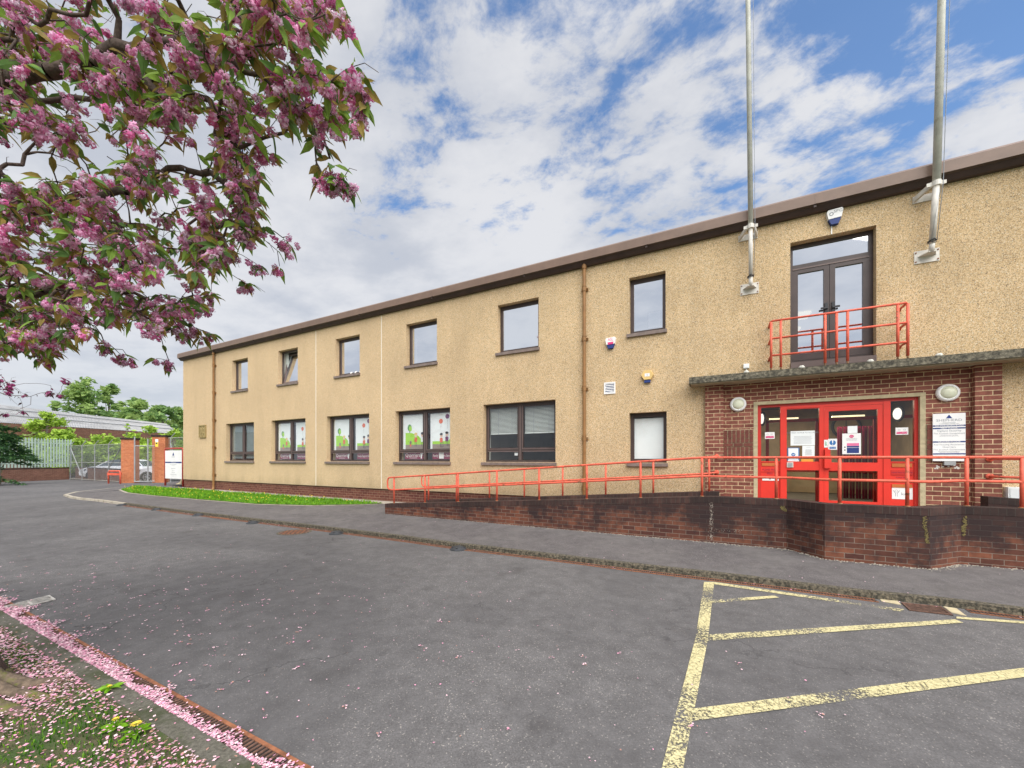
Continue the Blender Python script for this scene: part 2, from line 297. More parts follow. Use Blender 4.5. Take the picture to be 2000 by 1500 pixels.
M['root'] = mat('mossy_bark', (0.135, 0.10, 0.07), 0.95, var=.35, vs=25, bump=.8, bs=50, dirt=(0.12, 0.13, 0.025), dscale=6, dlo=.52, dhi=.66)
M['bark2'] = mat('grey_bark', (0.16, 0.14, 0.11), 0.9, var=.3, vs=10)
M['leaf_a'] = leafmat('cherry_leaf', (0.22, 0.36, 0.06), .5); M['leaf_b'] = leafmat('cherry_leaf_dark', (0.12, 0.23, 0.06), .45); M['leaf_c'] = leafmat('cherry_leaf_bronze', (0.30, 0.23, 0.06), .5)
M['bl_a'] = leafmat('blossom_pale', (0.92, 0.66, 0.78), .5); M['bl_b'] = leafmat('blossom', (0.88, 0.44, 0.64), .5); M['bl_c'] = leafmat('blossom_deep', (0.66, 0.18, 0.40), .5)
M['bl_d'] = leafmat('blossom_purple', (0.26, 0.03, 0.12), .3); M['leaf_d'] = leafmat('leaf_purple', (0.07, 0.035, 0.03))
M['pet_a'] = mat('petal_pink', (0.66, 0.30, 0.41), 0.8, var=.3, vs=25); M['pet_b'] = mat('petal_pale', (0.72, 0.50, 0.54), 0.8, var=.25, vs=25); M['pet_c'] = mat('petal_brown', (0.42, 0.22, 0.17), 0.8, var=.3, vs=25)
M['g1'] = leafmat('grass_blade', (0.10, 0.26, 0.015)); M['g2'] = leafmat('grass_blade_dark', (0.045, 0.13, 0.015)); M['g3'] = leafmat('grass_blade_bright', (0.20, 0.42, 0.02))
M['t1'] = leafmat('foliage_mid', (0.34, 0.47, 0.15), .45); M['t2'] = leafmat('foliage_dark', (0.20, 0.33, 0.11), .45); M['t3'] = leafmat('foliage_bright', (0.29, 0.44, 0.06)); M['t4'] = leafmat('foliage_lime', (0.38, 0.54, 0.08))
M['con'] = leafmat('conifer_dark', (0.04, 0.10, 0.04)); M['con2'] = leafmat('conifer_mid', (0.09, 0.19, 0.055))

# ---------------------------------------------------------------- mesh building
def top(o):
    while o.parent: o = o.parent
    return o
class MB:
    def __init__(s): s.v = []; s.f = []; s.m = []; s.mats = []
    def mi(s, m):
        m = M[m] if isinstance(m, str) else m
        if m not in s.mats: s.mats.append(m)
        return s.mats.index(m)
    def face(s, pts, m):
        i = len(s.v); s.v += [tuple(p) for p in pts]; s.f.append(tuple(range(i, i+len(pts)))); s.m.append(s.mi(m))
    def mesh(s, verts, faces, m):
        i = len(s.v); s.v += [tuple(p) for p in verts]; k = s.mi(m)
        for f in faces: s.f.append(tuple(i+a for a in f)); s.m.append(k)
    def hexa(s, p, m):
        s.mesh(p, [(0, 3, 2, 1), (4, 5, 6, 7), (0, 1, 5, 4), (1, 2, 6, 5), (2, 3, 7, 6), (3, 0, 4, 7)], m)
    def box(s, x0, x1, y0, y1, z0, z1, m):
        s.hexa([(x0, y0, z0), (x1, y0, z0), (x1, y1, z0), (x0, y1, z0), (x0, y0, z1), (x1, y0, z1), (x1, y1, z1), (x0, y1, z1)], m)
    def obox(s, c, dx, dy, z0, z1, ang, m):
        ca, sa = math.cos(ang), math.sin(ang); q = []
        for z in (z0, z1):
            for a, b in ((-1, -1), (1, -1), (1, 1), (-1, 1)):
                x, y = a*dx/2, b*dy/2; q.append((c[0]+x*ca-y*sa, c[1]+x*sa+y*ca, z))
        s.hexa(q, m)
    def tube(s, pts, r, m, n=8, caps=True):
        pts = [Vector(p) for p in pts]; rs = r if isinstance(r, (list, tuple)) else [r]*len(pts)
        ring = []; prev = None
        for i, p in enumerate(pts):
            d = (pts[min(i+1, len(pts)-1)]-pts[max(i-1, 0)])
            if d.length < 1e-9: d = Vector((0, 0, 1))
            d.normalize()
            if prev is None:
                a = d.cross(Vector((0, 0, 1)) if abs(d.z) < .9 else Vector((1, 0, 0))).normalized()
            else:
                a = prev-d*prev.dot(d)
                a = a.normalized() if a.length > 1e-6 else d.orthogonal().normalized()
            prev = a; b = d.cross(a)
            ring.append([p+(a*math.cos(2*math.pi*k/n)+b*math.sin(2*math.pi*k/n))*rs[i] for k in range(n)])
        vs = [q for rg in ring for q in rg]; fs = []
        for i in range(len(pts)-1):
            for k in range(n):
                k2 = (k+1) % n; fs.append((i*n+k, i*n+k2, (i+1)*n+k2, (i+1)*n+k))
        if caps: fs.append(tuple(range(n-1, -1, -1))); fs.append(tuple((len(pts)-1)*n+k for k in range(n)))
        s.mesh(vs, fs, m)
    def prismY(s, poly, y0, y1, m, mside=None, inset=0.0):
        # polygon given as (x,z), extruded from y0 (front) to y1; front optionally inset for a bevelled look
        n = len(poly); cx_ = sum(p[0] for p in poly)/n; cz_ = sum(p[1] for p in poly)/n
        fr = [(cx_+(p[0]-cx_)*(1-inset), y0, cz_+(p[1]-cz_)*(1-inset)) for p in poly]; bk = [(p[0], y1, p[1]) for p in poly]
        s.mesh(fr, [tuple(range(n))], m); s.mesh(fr+bk, [(i, n+i, n+(i+1) % n, (i+1) % n) for i in range(n)], mside or m)
    def prismZ(s, poly, z0, z1, m):
        n = len(poly); lo = [(p[0], p[1], z0) for p in poly]; hi = [(p[0], p[1], z1) for p in poly]
        s.mesh(hi, [tuple(range(n))], m); s.mesh(lo+hi, [(i, (i+1) % n, n+(i+1) % n, n+i) for i in range(n)], m)
    def ell(s, cx_, cz_, rx, rz, y, m, n=16):
        s.face([(cx_+rx*math.cos(2*math.pi*k/n), y, cz_+rz*math.sin(2*math.pi*k/n)) for k in range(n)], m)
    def rect(s, x0, x1, z0, z1, y, m): s.face([(x0, y, z0), (x1, y, z0), (x1, y, z1), (x0, y, z1)], m)
    def lathe(s, prof, c, axis, m, n=20):
        # prof: (r, h) along axis direction from c
        ax = Vector(axis).normalized(); a = ax.orthogonal().normalized(); b = ax.cross(a); c = Vector(c)
        vs = [c+ax*h+(a*math.cos(2*math.pi*k/n)+b*math.sin(2*math.pi*k/n))*r for r, h in prof for k in range(n)]
        fs = []
        for i in range(len(prof)-1):
            for k in range(n): k2 = (k+1) % n; fs.append((i*n+k, i*n+k2, (i+1)*n+k2, (i+1)*n+k))
        s.mesh(vs, fs, m)
    def text(s, txt, x, z, y, size, m, align='CENTER', sx=1.0, xdir=(1, 0, 0), up=(0, 0, 1), org=None):
        cu = bpy.data.curves.new('t', 'FONT'); cu.body = txt; cu.size = size; cu.align_x = align; cu.align_y = 'CENTER'; cu.resolution_u = 2
        o = bpy.data.objects.new('t', cu); COL.objects.link(o)
        me = bpy.data.meshes.new_from_object(o.evaluated_get(bpy.context.evaluated_depsgraph_get()))
        X, U = Vector(xdir), Vector(up); O = Vector(org) if org is not None else Vector((x, y, z))
        s.mesh([O+X*(p.co.x*sx)+U*p.co.y for p in me.vertices], [tuple(q.vertices) for q in me.polygons], m)
        bpy.data.objects.remove(o); bpy.data.curves.remove(cu); bpy.data.meshes.remove(me)
    def build(s, name, parent=None, smooth=False, local=False):
        me = bpy.data.meshes.new(name)
        V = np.array(s.v, dtype=float).reshape(-1, 3)
        off = np.array(top(parent).location) if (parent and not local) else np.zeros(3)
        me.from_pydata((V-off).tolist(), [], s.f)
        for m in s.mats: me.materials.append(m)
        me.polygons.foreach_set('material_index', s.m)
        if smooth: me.polygons.foreach_set('use_smooth', [True]*len(s.f))
        if any('brick' in m.name for m in s.mats):
            uv = me.uv_layers.new(name='UVMap'); li = 0; data = []
            for p in me.polygons:
                n = p.normal
                if abs(n.z) > .85:
                    for vi in p.vertices: data += [V[vi][0], V[vi][1]]
                else:
                    l = math.hypot(n.x, n.y) or 1; tx, ty = -n.y/l, n.x/l
                    for vi in p.vertices: data += [V[vi][0]*tx+V[vi][1]*ty, V[vi][2]]
            uv.data.foreach_set('uv', data)
        o = bpy.data.objects.new(name, me); COL.objects.link(o)
        if parent: o.parent = parent
        return o
def tag(o, label=None, cat=None, group=None, kind=None):
    if label: o['label'] = label
    if cat: o['category'] = cat
    if group: o['group'] = group
    if kind: o['kind'] = kind
    return o
def thing(name, label, cat, loc=(0, 0, 0), rz=0, group=None):
    o = bpy.data.objects.new(name, None); COL.objects.link(o); o.location = loc; o.rotation_euler = (0, 0, rz)
    o.empty_display_size = .2
    return tag(o, label, cat, group)
def struct(name, mb, label=None, smooth=False):
    return tag(mb.build(name, smooth=smooth), label, None, None, 'structure')
def copytree(o, parent=None):
    c = o.copy(); COL.objects.link(c); c.parent = parent
    for ch in o.children: copytree(ch, c)
    return c

# ================================================================ GROUND
D0 = 9.35
b = MB(); b.box(-400, 400, -300, 500, -0.5, -0.03, 'field'); struct('ground', b)
# road: one asphalt sheet (left verge cut out by its line)
VL = [onZ(-900, 700+500) for _ in ()]
e1, e2 = onZ(0, 1195), onZ(500, 1500)          # outer edge line of the left drain channel
ed = (e2-e1).normalized(); en = Vector((-ed.y, ed.x, 0))
if en.dot(onZ(1000, 1200)-e1) < 0: en = -en     # points to the road side
pA = e1-ed*30; pB = e2+ed*12
roadpoly = [(pA.x, pA.y), (pB.x, pB.y), (40, pB.y), (40, 12), (12, 14), (-34, 14), (-60, 45), (-75, 45), (-60, pA.y)]
b = MB(); b.prismZ([tuple(p) for p in roadpoly], -0.2, 0.0, 'asphalt'); struct('road', b)
kpx = [(124, 969), (135, 973), (152, 976), (184, 979), (240, 986.5), (380, 1005), (520, 1022), (660, 1039), (800, 1057), (900, 1071), (1060, 1090), (1235, 1112), (1482, 1141.5), (1703, 1170), (1838, 1184), (2000, 1205)]
kp = [onZ(x, y, 0) for x, y in kpx]
dk = (kp[-1]-kp[-2]).normalized(); kp += [kp[-1]+Vector((4, 0, 0)), kp[-1]+Vector((12, 0, 0))]
back = [onZ(147, 959, .1), onZ(190, 955, .1), onZ(258, 947, .1)]
def pz(Y): return 0.07+(Y-5.8)*.0275 if Y < 7.8 else 0.125+(Y-7.8)*.048
def offs(pts, d):
    out = []
    for i, p in enumerate(pts):
        a = pts[max(i-1, 0)]; c = pts[min(i+1, len(pts)-1)]; t = Vector((c.x-a.x, c.y-a.y, 0)).normalized()
        out.append(Vector((p.x-t.y*d, p.y+t.x*d, p.z)))
    return out
kb = offs(kp, 0.125)
b = MB()
for i in range(len(kp)-1):       # kerb stones about 0.9 m long
    seg = (kp[i+1]-kp[i]).length; n = max(1, round(seg/0.915))
    for k in range(n):
        u0, u1 = k/n, (k+1)/n-0.006/max(seg, .01)
        f0, f1, g0, g1 = kp[i].lerp(kp[i+1], u0), kp[i].lerp(kp[i+1], u1), kb[i].lerp(kb[i+1], u0), kb[i].lerp(kb[i+1], u1)
        f0b, f1b = f0.lerp(g0, .15), f1.lerp(g1, .15); j = random.uniform(-.003, .003)
        b.hexa([(f0.x, f0.y, -.1), (f1.x, f1.y, -.1), (g1.x, g1.y, -.1), (g0.x, g0.y, -.1), (f0b.x, f0b.y, .07+j), (f1b.x, f1b.y, .07+j), (g1.x, g1.y, .07+j), (g0.x, g0.y, .07+j)], 'kerb' if i > 3 else 'kerb_light')
pts2 = [kp[0]]+[Vector((p.x, p.y, 0)) for p in back]; kb2 = offs(pts2, -0.125)
for i in range(3):
    f0, f1, g0, g1 = pts2[i], pts2[i+1], kb2[i], kb2[i+1]
    b.hexa([(f0.x, f0.y, -.1), (f1.x, f1.y, -.1), (g1.x, g1.y, -.1), (g0.x, g0.y, -.1), (f0.x, f0.y, .07), (f1.x, f1.y, .07), (g1.x, g1.y, .07), (g0.x, g0.y, .07)], 'kerb_light')
struct('kerb', b)
b = MB()
for i in range(len(kb)-1):
    a, c = kb[i], kb[i+1]
    ya, yc = max(7.8, a.y+.3), max(7.8, c.y+.3)
    b.face([(a.x, a.y, .067), (c.x, c.y, .067), (c.x, yc, pz(yc)), (a.x, ya, pz(ya))], 'pave')
    b.face([(a.x, ya, pz(ya)), (c.x, yc, pz(yc)), (c.x, 9.6, pz(9.6)), (a.x, 9.6, pz(9.6))], 'pave')
q = [(kb[0].x, kb[0].y, .067)]+[(p.x, p.y, .067) for p in kb2[1:]]+[(kb2[-1].x, 12.0, .18), (kb[0].x, 12.0, .18)]
b.face([(kb[0].x, 12.0, .2), (kb2[3].x, 12.0, .18), (kb2[3].x, kb2[3].y, .09), (kb2[2].x, kb2[2].y, .075), (kb2[1].x, kb2[1].y, .07), (kb2[0].x, kb2[0].y, .067), (kb[0].x, 9.6, pz(9.6))], 'pave')
struct('pavement', b)
# gravel strip along the wall
b = MB(); 
b.hexa([(-22.7, 8.98, .1), (-8.3, 8.98, .1), (-8.3, D0+.02, .1), (-22.7, D0+.02, .1), (-22.7, 8.98, pz(8.98)+.012), (-8.3, 8.98, pz(8.98)+.012), (-8.3, D0+.02, pz(9.35)+.02), (-22.7, D0+.02, pz(9.35)+.02)], 'gravel')
struct('gravel_strip', b)
# grit washed against the foot of the ramp wall
gp = [(-9.2, 9.0), (-9.7, 8.55), (-11.2, 7.82), (-13.2, 7.36), (-16.8, 7.25), (-20, 7.2), (-22.8, 7.3), (-25, 7.75), (-26.7, 8.9), (-22.6, 9.02)]
b = MB()
cg = Vector((sum(p[0] for p in gp)/len(gp), 8.2, 0))
ins = [(p[0]+(0.10 if p[0] < -20 else -.05), p[1]+(.07 if p[1] < 8.9 else 0)) for p in gp]
b.face([(p[0], p[1], pz(p[1])+.006) for p in gp], 'kerb_light'); struct('grass_edging', b)
b = MB(); b.face([(p[0], p[1], pz(p[1])+.022) for p in ins], 'turf'); struct('lawn', b)
def inpoly(x, y, poly):
    c = False; j = len(poly)-1
    for i in range(len(poly)):
        xi, yi = poly[i]; xj, yj = poly[j]
        if (yi > y) != (yj > y) and x < (xj-xi)*(y-yi)/(yj-yi)+xi: c = not c
        j = i
    return c
def blades(name, poly, n, h0, h1, zf, mats, label, w=.006, dens=None):
    xs = [p[0] for p in poly]; ys = [p[1] for p in poly]; mb = MB(); k = 0
    ids = [mb.mi(m) for m in mats]
    while k < n:
        x, y = random.uniform(min(xs), max(xs)), random.uniform(min(ys), max(ys))
        if not inpoly(x, y, poly): continue
        if dens and random.random() > dens(x, y): continue
        k += 1
        z = zf(x, y); h = random.uniform(h0, h1)*(0.7+.6*noise.noise(Vector((x*1.5, y*1.5, 0)))); a = random.uniform(0, 6.28); ln = random.uniform(.1, .7)*h
        dx, dy = math.cos(a), math.sin(a); ww = w*random.uniform(.6, 1.3); px_, py_ = -dy*ww, dx*ww
        i = len(mb.v)
        mb.v += [(x-px_, y-py_, z-.005), (x+px_, y+py_, z-.005), (x+px_*.7+dx*ln*.4, y+py_*.7+dy*ln*.4, z+h*.6), (x-px_*.7+dx*ln*.4, y-py_*.7+dy*ln*.4, z+h*.6), (x+dx*ln, y+dy*ln, z+h)]
        mi_ = random.choice(ids); mb.f += [(i, i+1, i+2, i+3), (i+3, i+2, i+4)]; mb.m += [mi_, mi_]
    return tag(mb.build(name), label, 'grass', None, 'stuff')
blades('grass', ins, 16000, .05, .12, lambda x, y: pz(y)+.022, ['g1', 'g3', 'g1', 'g3'], 'bright green lawn grass between the pavement and the roughcast wall', .010)
# dandelions dotted over the lawn
mb = MB()
for _ in range(170):
    x, y = random.uniform(-26, -9.5), random.uniform(7.3, 8.98)
    if not inpoly(x, y, ins) or random.random() < .35 and x > -12: continue
    z = pz(y)+.022+random.uniform(.07, .13); r = random.uniform(.018, .03)
    mb.face([(x+r*math.cos(k*1.047), y+r*math.sin(k*1.047), z) for k in range(6)], 'yellow')
    mb.face([(x+r*math.cos(k*1.047), y-.004, z+r*.8*math.sin(k*1.047)) for k in range(6)], 'yellow')
tag(mb.build('dandelion_flowers'), 'tiny yellow dandelion flowers scattered over the strip of lawn', 'flowers', None, 'stuff')

# ---- left verge
def vside(x, y): return (Vector((x, y, 0))-e1).dot(en)      # >0 on the road side
vz = 0.012
b = MB()
far = en*(-14)
def strip(mb, s0, s1, u0, u1, z0, z1, m, zz1=None):
    P = [e1+ed*u0+en*s0, e1+ed*u1+en*s0, e1+ed*u1+en*s1, e1+ed*u0+en*s1]
    mb.hexa([(p.x, p.y, z0) for p in P]+[(p.x, p.y, z1) for p in P], m)
strip(b, -14, -.11, -30, 14, -.3, vz+.01, 'earth'); struct('verge', b)
b = MB(); strip(b, -.11, 0, -30, 14, -.3, .024, 'edge_dark'); 
LT = (e2-e1).length
struct('verge_edging', b)
def channel(name, label, O, d, n_, u0, u1, wid, mats, zt=.004, pitch=.03):
    # cast iron slotted grate laid over a dark trough
    mb = MB()
    def bx(ua, ub, sa, sb, za, zb, m):
        P = [O+d*ua+n_*sa, O+d*ub+n_*sa, O+d*ub+n_*sb, O+d*ua+n_*sb]
        mb.hexa([(p.x, p.y, za) for p in P]+[(p.x, p.y, zb) for p in P], m)
    bx(u0, u1, 0, wid, -.002, zt*.4, 'dark'); bx(u0, u1, 0, .012, -.01, zt*2, mats[0]); bx(u0, u1, wid-.022, wid, -.01, zt*2, mats[0])
    u = u0
    while u < u1: bx(u, u+pitch*.45, .012, wid-.022, 0, zt*1.8, mats[1]); u += pitch
    o = mb.build(name); return tag(o, label, 'drain')
channel('channel_drain', 'rusty slotted drain channel beside the verge, half buried in pink petals', e1, ed, en, -2, LT+.9, .13, ('rust', 'rust_dark'), pitch=.032)
# kerb side channel, following the kerb line
def kpt(x): # y on the kerb line at world x
    for i in range(len(kp)-1):
        if kp[i].x <= x <= kp[i+1].x:
            return kp[i].lerp(kp[i+1], (x-kp[i].x)/(kp[i+1].x-kp[i].x))
def kerbdrain(name, label, pxa, pxb, wid=.11):
    mb = MB(); xa = onZ(*pxa).x; xb = onZ(*pxb).x; x = xa; st = .028
    while x < xb:
        p, q2 = kpt(x), kpt(min(x+st, kp[-1].x)); d = (q2-p).normalized(); n_ = Vector((d.y, -d.x, 0))
        def bx(ua, ub, sa, sb, za, zb, m):
            P = [p+d*ua+n_*sa, p+d*ub+n_*sa, p+d*ub+n_*sb, p+d*ua+n_*sb]
            mb.hexa([(v.x, v.y, za) for v in P]+[(v.x, v.y, zb) for v in P], m)
        bx(0, st, 0, wid, -.02, .002, 'dark'); bx(0, st, .0, .014, 0, .007, 'rust'); bx(0, st, wid-.016, wid, 0, .008, 'rust'); bx(0, st*.42, .014, wid-.016, 0, .0065, 'rust_dark')
        x += st*d.x
    return tag(mb.build(name), label, 'drain')
kerbdrain('channel_drain', 'long rusty slotted drain channel running along the foot of the kerb', (240, 986.5), (1700, 1168))
kerbdrain('channel_drain', 'short slotted drain channel right of the rusty gully grate', (1885, 1190), (2000, 1205))
def gully(label, corners, m1, m2, nb, along=True, name='gully_grate'):
    P = [onZ(x, y, 0) for x, y in corners]; mb = MB()
    c = sum(P, Vector())/4
    lo = [(p.x, p.y, -.03) for p in P]; mb.hexa(lo+[(p.x, p.y, .004) for p in P], 'dark')
    def q(u, v): return P[0].lerp(P[1], u).lerp(P[3].lerp(P[2], u), v)
    def bar(u0, u1, v0, v1, zt=.012):
        k = [q(u0, v0), q(u1, v0), q(u1, v1), q(u0, v1)]; mb.hexa([(p.x, p.y, 0) for p in k]+[(p.x, p.y, zt) for p in k], m1)
    bar(0, 1, 0, .07); bar(0, 1, .93, 1); bar(0, .05, .07, .93); bar(.95, 1, .07, .93)
    for i in range(nb):
        v = .07+.86*(i+.5)/nb
        if along: bar(.05, .95, v-.16/nb, v+.16/nb, .010)
        else: bar(v-.22/nb, v+.22/nb, .07, .93, .010)
    if nb > 6: bar(.47, .53, .07, .93, .011)
    return tag(mb.build(name), label, 'grate')
gully('grey iron gully grate at the start of the petal drift', [(7, 1186), (97, 1164), (109, 1172), (17, 1195)], 'iron', 'iron', 7)
gully('rusty iron gully grate set in pale mortar by the kerb', [(1760, 1178), (1838, 1186), (1862, 1203), (1776, 1193)], 'rust_dark', 'rust', 5)
gully('small sunken rusty gully grate below the kerb far left', [(412, 1008), (448, 1012), (446, 1015), (410, 1011)], 'rust', 'rust', 4)
b = MB()
mhc = onZ(575, 1039.5); 
b.lathe([(0, .004), (.30, .004), (.30, -.01)], (mhc.x, mhc.y, 0), (0, 0, 1), 'rust_dark', 24)
for i in range(-4, 5):
    for j in range(-4, 5):
        if i*i+j*j < 18: b.obox((mhc.x+i*.062, mhc.y+j*.062), .035, .035, .002, .010, 0, 'rust_dark' if (i+j)%2 else 'rust')
b.lathe([(.30, .005), (.34, .005), (.34, -.01)], (mhc.x, mhc.y, 0), (0, 0, 1), 'kerb', 24)
tag(b.build('manhole_cover'), 'round rusty manhole cover in the road', 'manhole')
# pale mortar patches round the gully
b = MB()
for c_ in ([(1716, 1168), (1750, 1171), (1760, 1182), (1722, 1175)], [(1842, 1185), (1868, 1189), (1888, 1204), (1858, 1197)]):
    P = [onZ(x, y, 0) for x, y in c_]; b.hexa([(p.x, p.y, -.02) for p in P]+[(p.x, p.y, .006) for p in P], 'surround')
struct('mortar_patch', b)
# yellow hatching
b = MB()
def line(a, c, w0, w1=None, z=.005, cut=0):
    # a,c: pixel points of one edge; width in metres
    p, q2 = onZ(*a), onZ(*c); d = (q2-p).normalized(); n_ = Vector((-d.y, d.x, 0)); w1 = w1 or w0
    k = 10
    for i in range(k):
        s, e = p.lerp(q2, i/k), p.lerp(q2, (i+1)/k)
        b.face([(s.x, s.y, z), (e.x, e.y, z), (e.x+n_.x*w0, e.y+n_.y*w0, z), (s.x+n_.x*w0, s.y+n_.y*w0, z)], 'paint')
def quadpx(P, z=.005):
    k = 12; A, B_, C_, D_ = [onZ(x, y, z) for x, y in P]
    for i in range(k): b.face([A.lerp(B_, i/k), A.lerp(B_, (i+1)/k), D_.lerp(C_, (i+1)/k), D_.lerp(C_, i/k)], 'paint')
quadpx([(1375, 1136.5), (1359, 1243), (1383, 1246), (1395, 1136.5)])
quadpx([(1359, 1243), (1292, 1502), (1334, 1502), (1383, 1246)])
quadpx([(1384, 1172), (1512, 1163), (1522, 1167), (1384, 1178.5)], .008)
quadpx([(1370, 1240), (1865, 1209.5), (1882, 1216), (1372, 1252)], .008)
quadpx([(1334, 1386), (2040, 1299), (2040, 1317), (1350, 1408)], .008)
quadpx([(1395, 1136.5), (1766, 1190), (1760, 1194), (1395, 1141)], .0065)
quadpx([(1868, 1204), (2010, 1214), (2010, 1218.5), (1868, 1208)], .0065)
struct('road_marking', b)
# black dome bolt-downs
lab = ['nearest black dome stop beside the kerb', 'black dome stop next to the round manhole cover', 'middle black dome stop, just right of the small gully', 'black dome stop, third from the far end of the kerb', 'black dome stop, second from the far end of the kerb', 'farthest black dome stop near the kerb corner']
for i, (x, y) in enumerate([(895, 1073), (657, 1042.5), (494, 1022), (388, 1007), (307, 996), (238, 987.5)]):
    p = onZ(x, y); b = MB()
    b.lathe([(.15, 0), (.148, .012), (.12, .03), (.08, .052), (.035, .064), (0, .066)], (p.x, p.y, 0), (0, 0, 1), 'rubber', 18)
    for k in range(4): b.lathe([(.018, .02), (.018, .052), (0, .054)], (p.x+.1*math.cos(k*1.57+.4), p.y+.1*math.sin(k*1.57+.4), 0), (0, 0, 1), 'black', 8)
    tag(b.build('bollard_base', smooth=False), lab[i], 'bollard base', 'black dome stops along the kerb')

# ================================================================ OFFICE BUILDING
XL, XR = -22.7, 9.5
ZW0, ZW1 = 0.615, 6.31
bld = thing('office_building', 'long two storey office with tan roughcast walls, brown windows and red entrance doors', 'building', (-7, D0, 0.2))
GW = [(WX(a, D0), WX(c, D0)) for a, c in ((441.5, 496), (530, 596.6), (638, 721), (772.4, 879), (944, 1085))]
gz0, gz1, uz0, uz1 = 1.51, 3.12, 4.52, 5.83
UW = [(WX(a, D0), WX(c, D0)) for a, c in ((453.5, 484), (543.5, 581.6), (655.4, 702.5), (793.4, 853.4), (972, 1052))]
g6 = (WX(1229, D0), WX(1302, D0)); u6 = (WX(1228.7, D0), WX(1300, D0))
bd = (WX(1543.6, D0), WX(1711.6, D0), 3.40, 5.86)
holes = [(a, c, gz0, gz1) for a, c in GW]+[(a, c, uz0, uz1) for a, c in UW]+[(g6[0], g6[1], gz0, 2.67), (u6[0], u6[1], uz0, 5.83), bd, (-.166, 4.156, ZW0, 3.20)]
REV = 0.21
def wall_holes(mb, x0, x1, z0, z1, y, hs, m, rev, inner=True):
    xs = sorted({x0, x1}|{h[0] for h in hs}|{h[1] for h in hs}); zs = sorted({z0, z1}|{h[2] for h in hs}|{h[3] for h in hs})
    for i in range(len(xs)-1):
        for j in range(len(zs)-1):
            cx_, cz_ = (xs[i]+xs[i+1])/2, (zs[j]+zs[j+1])/2
            if any(h[0] < cx_ < h[1] and h[2] < cz_ < h[3] for h in hs): continue
            mb.rect(xs[i], xs[i+1], zs[j], zs[j+1], y, m)
    for a, c, e, f in hs:
        for (p, q2, mm) in ((y, y+rev, m), (y+rev, y+rev+.2, 'plaster')) if inner else ((y, y+rev, m),):
            mb.face([(a, p, e), (a, p, f), (a, q2, f), (a, q2, e)], mm); mb.face([(c, p, f), (c, p, e), (c, q2, e), (c, q2, f)], mm)
            mb.face([(a, p, f), (c, p, f), (c, q2, f), (a, q2, f)], mm); mb.face([(c, p, e), (a, p, e), (a, q2, e), (c, q2, e)], mm)
b = MB(); wall_holes(b, XL, XR, ZW0, ZW1, D0, holes, 'render', REV)
b.face([(XL, D0, ZW0), (XL, D0, ZW1), (XL, 19, ZW1), (XL, 19, ZW0)], 'render'); b.face([(XR, D0, 0), (XR, 19, 0), (XR, 19, ZW1), (XR, D0, ZW1)], 'render')
b.face([(XL, 19, 0), (XL, 19, ZW1), (XR, 19, ZW1), (XR, 19, 0)], 'render')
b.face([(XL, D0, ZW0), (XR, D0, ZW0), (XR, D0+.03, ZW0), (XL, D0+.03, ZW0)], 'render')
wallo = b.build('wall', bld)
for px_ in (617, 745):
    b = MB(); x = WX(px_, D0); b.box(x-.012, x+.012, D0-.003, D0+.002, ZW0+.01, ZW1-.01, 'white_line'); b.build('expansion_joint', bld)
b = MB(); b.box(XL+.03, -.05, D0+.03, D0+.3, 0, ZW0+.02, 'brick_base'); b.box(4.0, XR-.03, D0+.03, D0+.3, 0, ZW0+.02, 'brick_base'); b.box(XL+.03, XL+.3, D0+.31, 18.9, 0, ZW0+.02, 'brick_base')
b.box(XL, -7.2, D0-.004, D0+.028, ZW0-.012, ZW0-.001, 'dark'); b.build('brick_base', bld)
# roof and fascia (box gutter profile)
b = MB()
prof = [(9.15, 6.595), (9.15, 6.41), (9.20, 6.395), (9.27, 6.315), (9.36, 6.312), (9.36, 6.64), (9.19, 6.64)]
x0, x1 = XL-.10, XR+.1
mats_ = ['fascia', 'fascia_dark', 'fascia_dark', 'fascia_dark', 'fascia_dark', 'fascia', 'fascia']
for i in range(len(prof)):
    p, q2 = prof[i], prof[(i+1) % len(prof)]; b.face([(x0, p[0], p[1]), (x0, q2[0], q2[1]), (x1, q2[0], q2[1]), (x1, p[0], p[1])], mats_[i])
for x in (x0, x1): b.face([(x, p[0], p[1]) for p in prof], 'fascia')
for x in [XL+3.05*k for k in range(1, 11)]: b.box(x-.004, x+.05, 9.146, 9.151, 6.412, 6.593, 'fascia'); b.box(x-.02, x+.02, 9.17, 9.2, 6.36, 6.41, 'fascia_dark')
b.box(XL-.10, XL, 9.36, 19.1, 6.40, 6.64, 'fascia'); b.build('fascia', bld)
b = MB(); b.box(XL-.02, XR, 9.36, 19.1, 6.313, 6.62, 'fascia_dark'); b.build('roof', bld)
# interior
b = MB()
b.rect(XL+.3, XR-.3, .6, 6.2, 17.9, 'inner')
b.box(XL+.3, XR-.3, D0+.34, 17.9, 3.1, 3.3, 'inner_floor'); b.face([(XL, D0+.34, .6), (XR, D0+.34, .6), (XR, 18, .6), (XL, 18, .6)], 'inner_floor')
b.face([(XL, D0+.1, 6.0), (XR, D0+.1, 6.0), (XR, 18, 6.0), (XL, 18, 6.0)], 'plaster')
for x in (-16.3, -12.9, -9.6, -6.3, -3.1, -.45): b.box(x-.06, x+.06, D0+.36, 17.8, .61, 3.09, 'inner')
for x in (-16.6, -12.9, -9.6, -6.3, -3.1, -.45, 4.4): b.box(x-.06, x+.06, D0+.36, 17.8, 3.31, 5.99, 'inner')
b.box(4.3, 4.4, D0+.36, 17.8, .61, 3.09, 'hall'); b.box(-.38, 4.29, 14.2, 14.3, .61, 3.09, 'hall')
b.build('interior', bld)
hl = bpy.data.lights.new('hall_tube_light', 'AREA'); hl.shape = 'RECTANGLE'; hl.size = 2.2; hl.size_y = .3; hl.energy = 45; hl.color = (1, .86, .62)
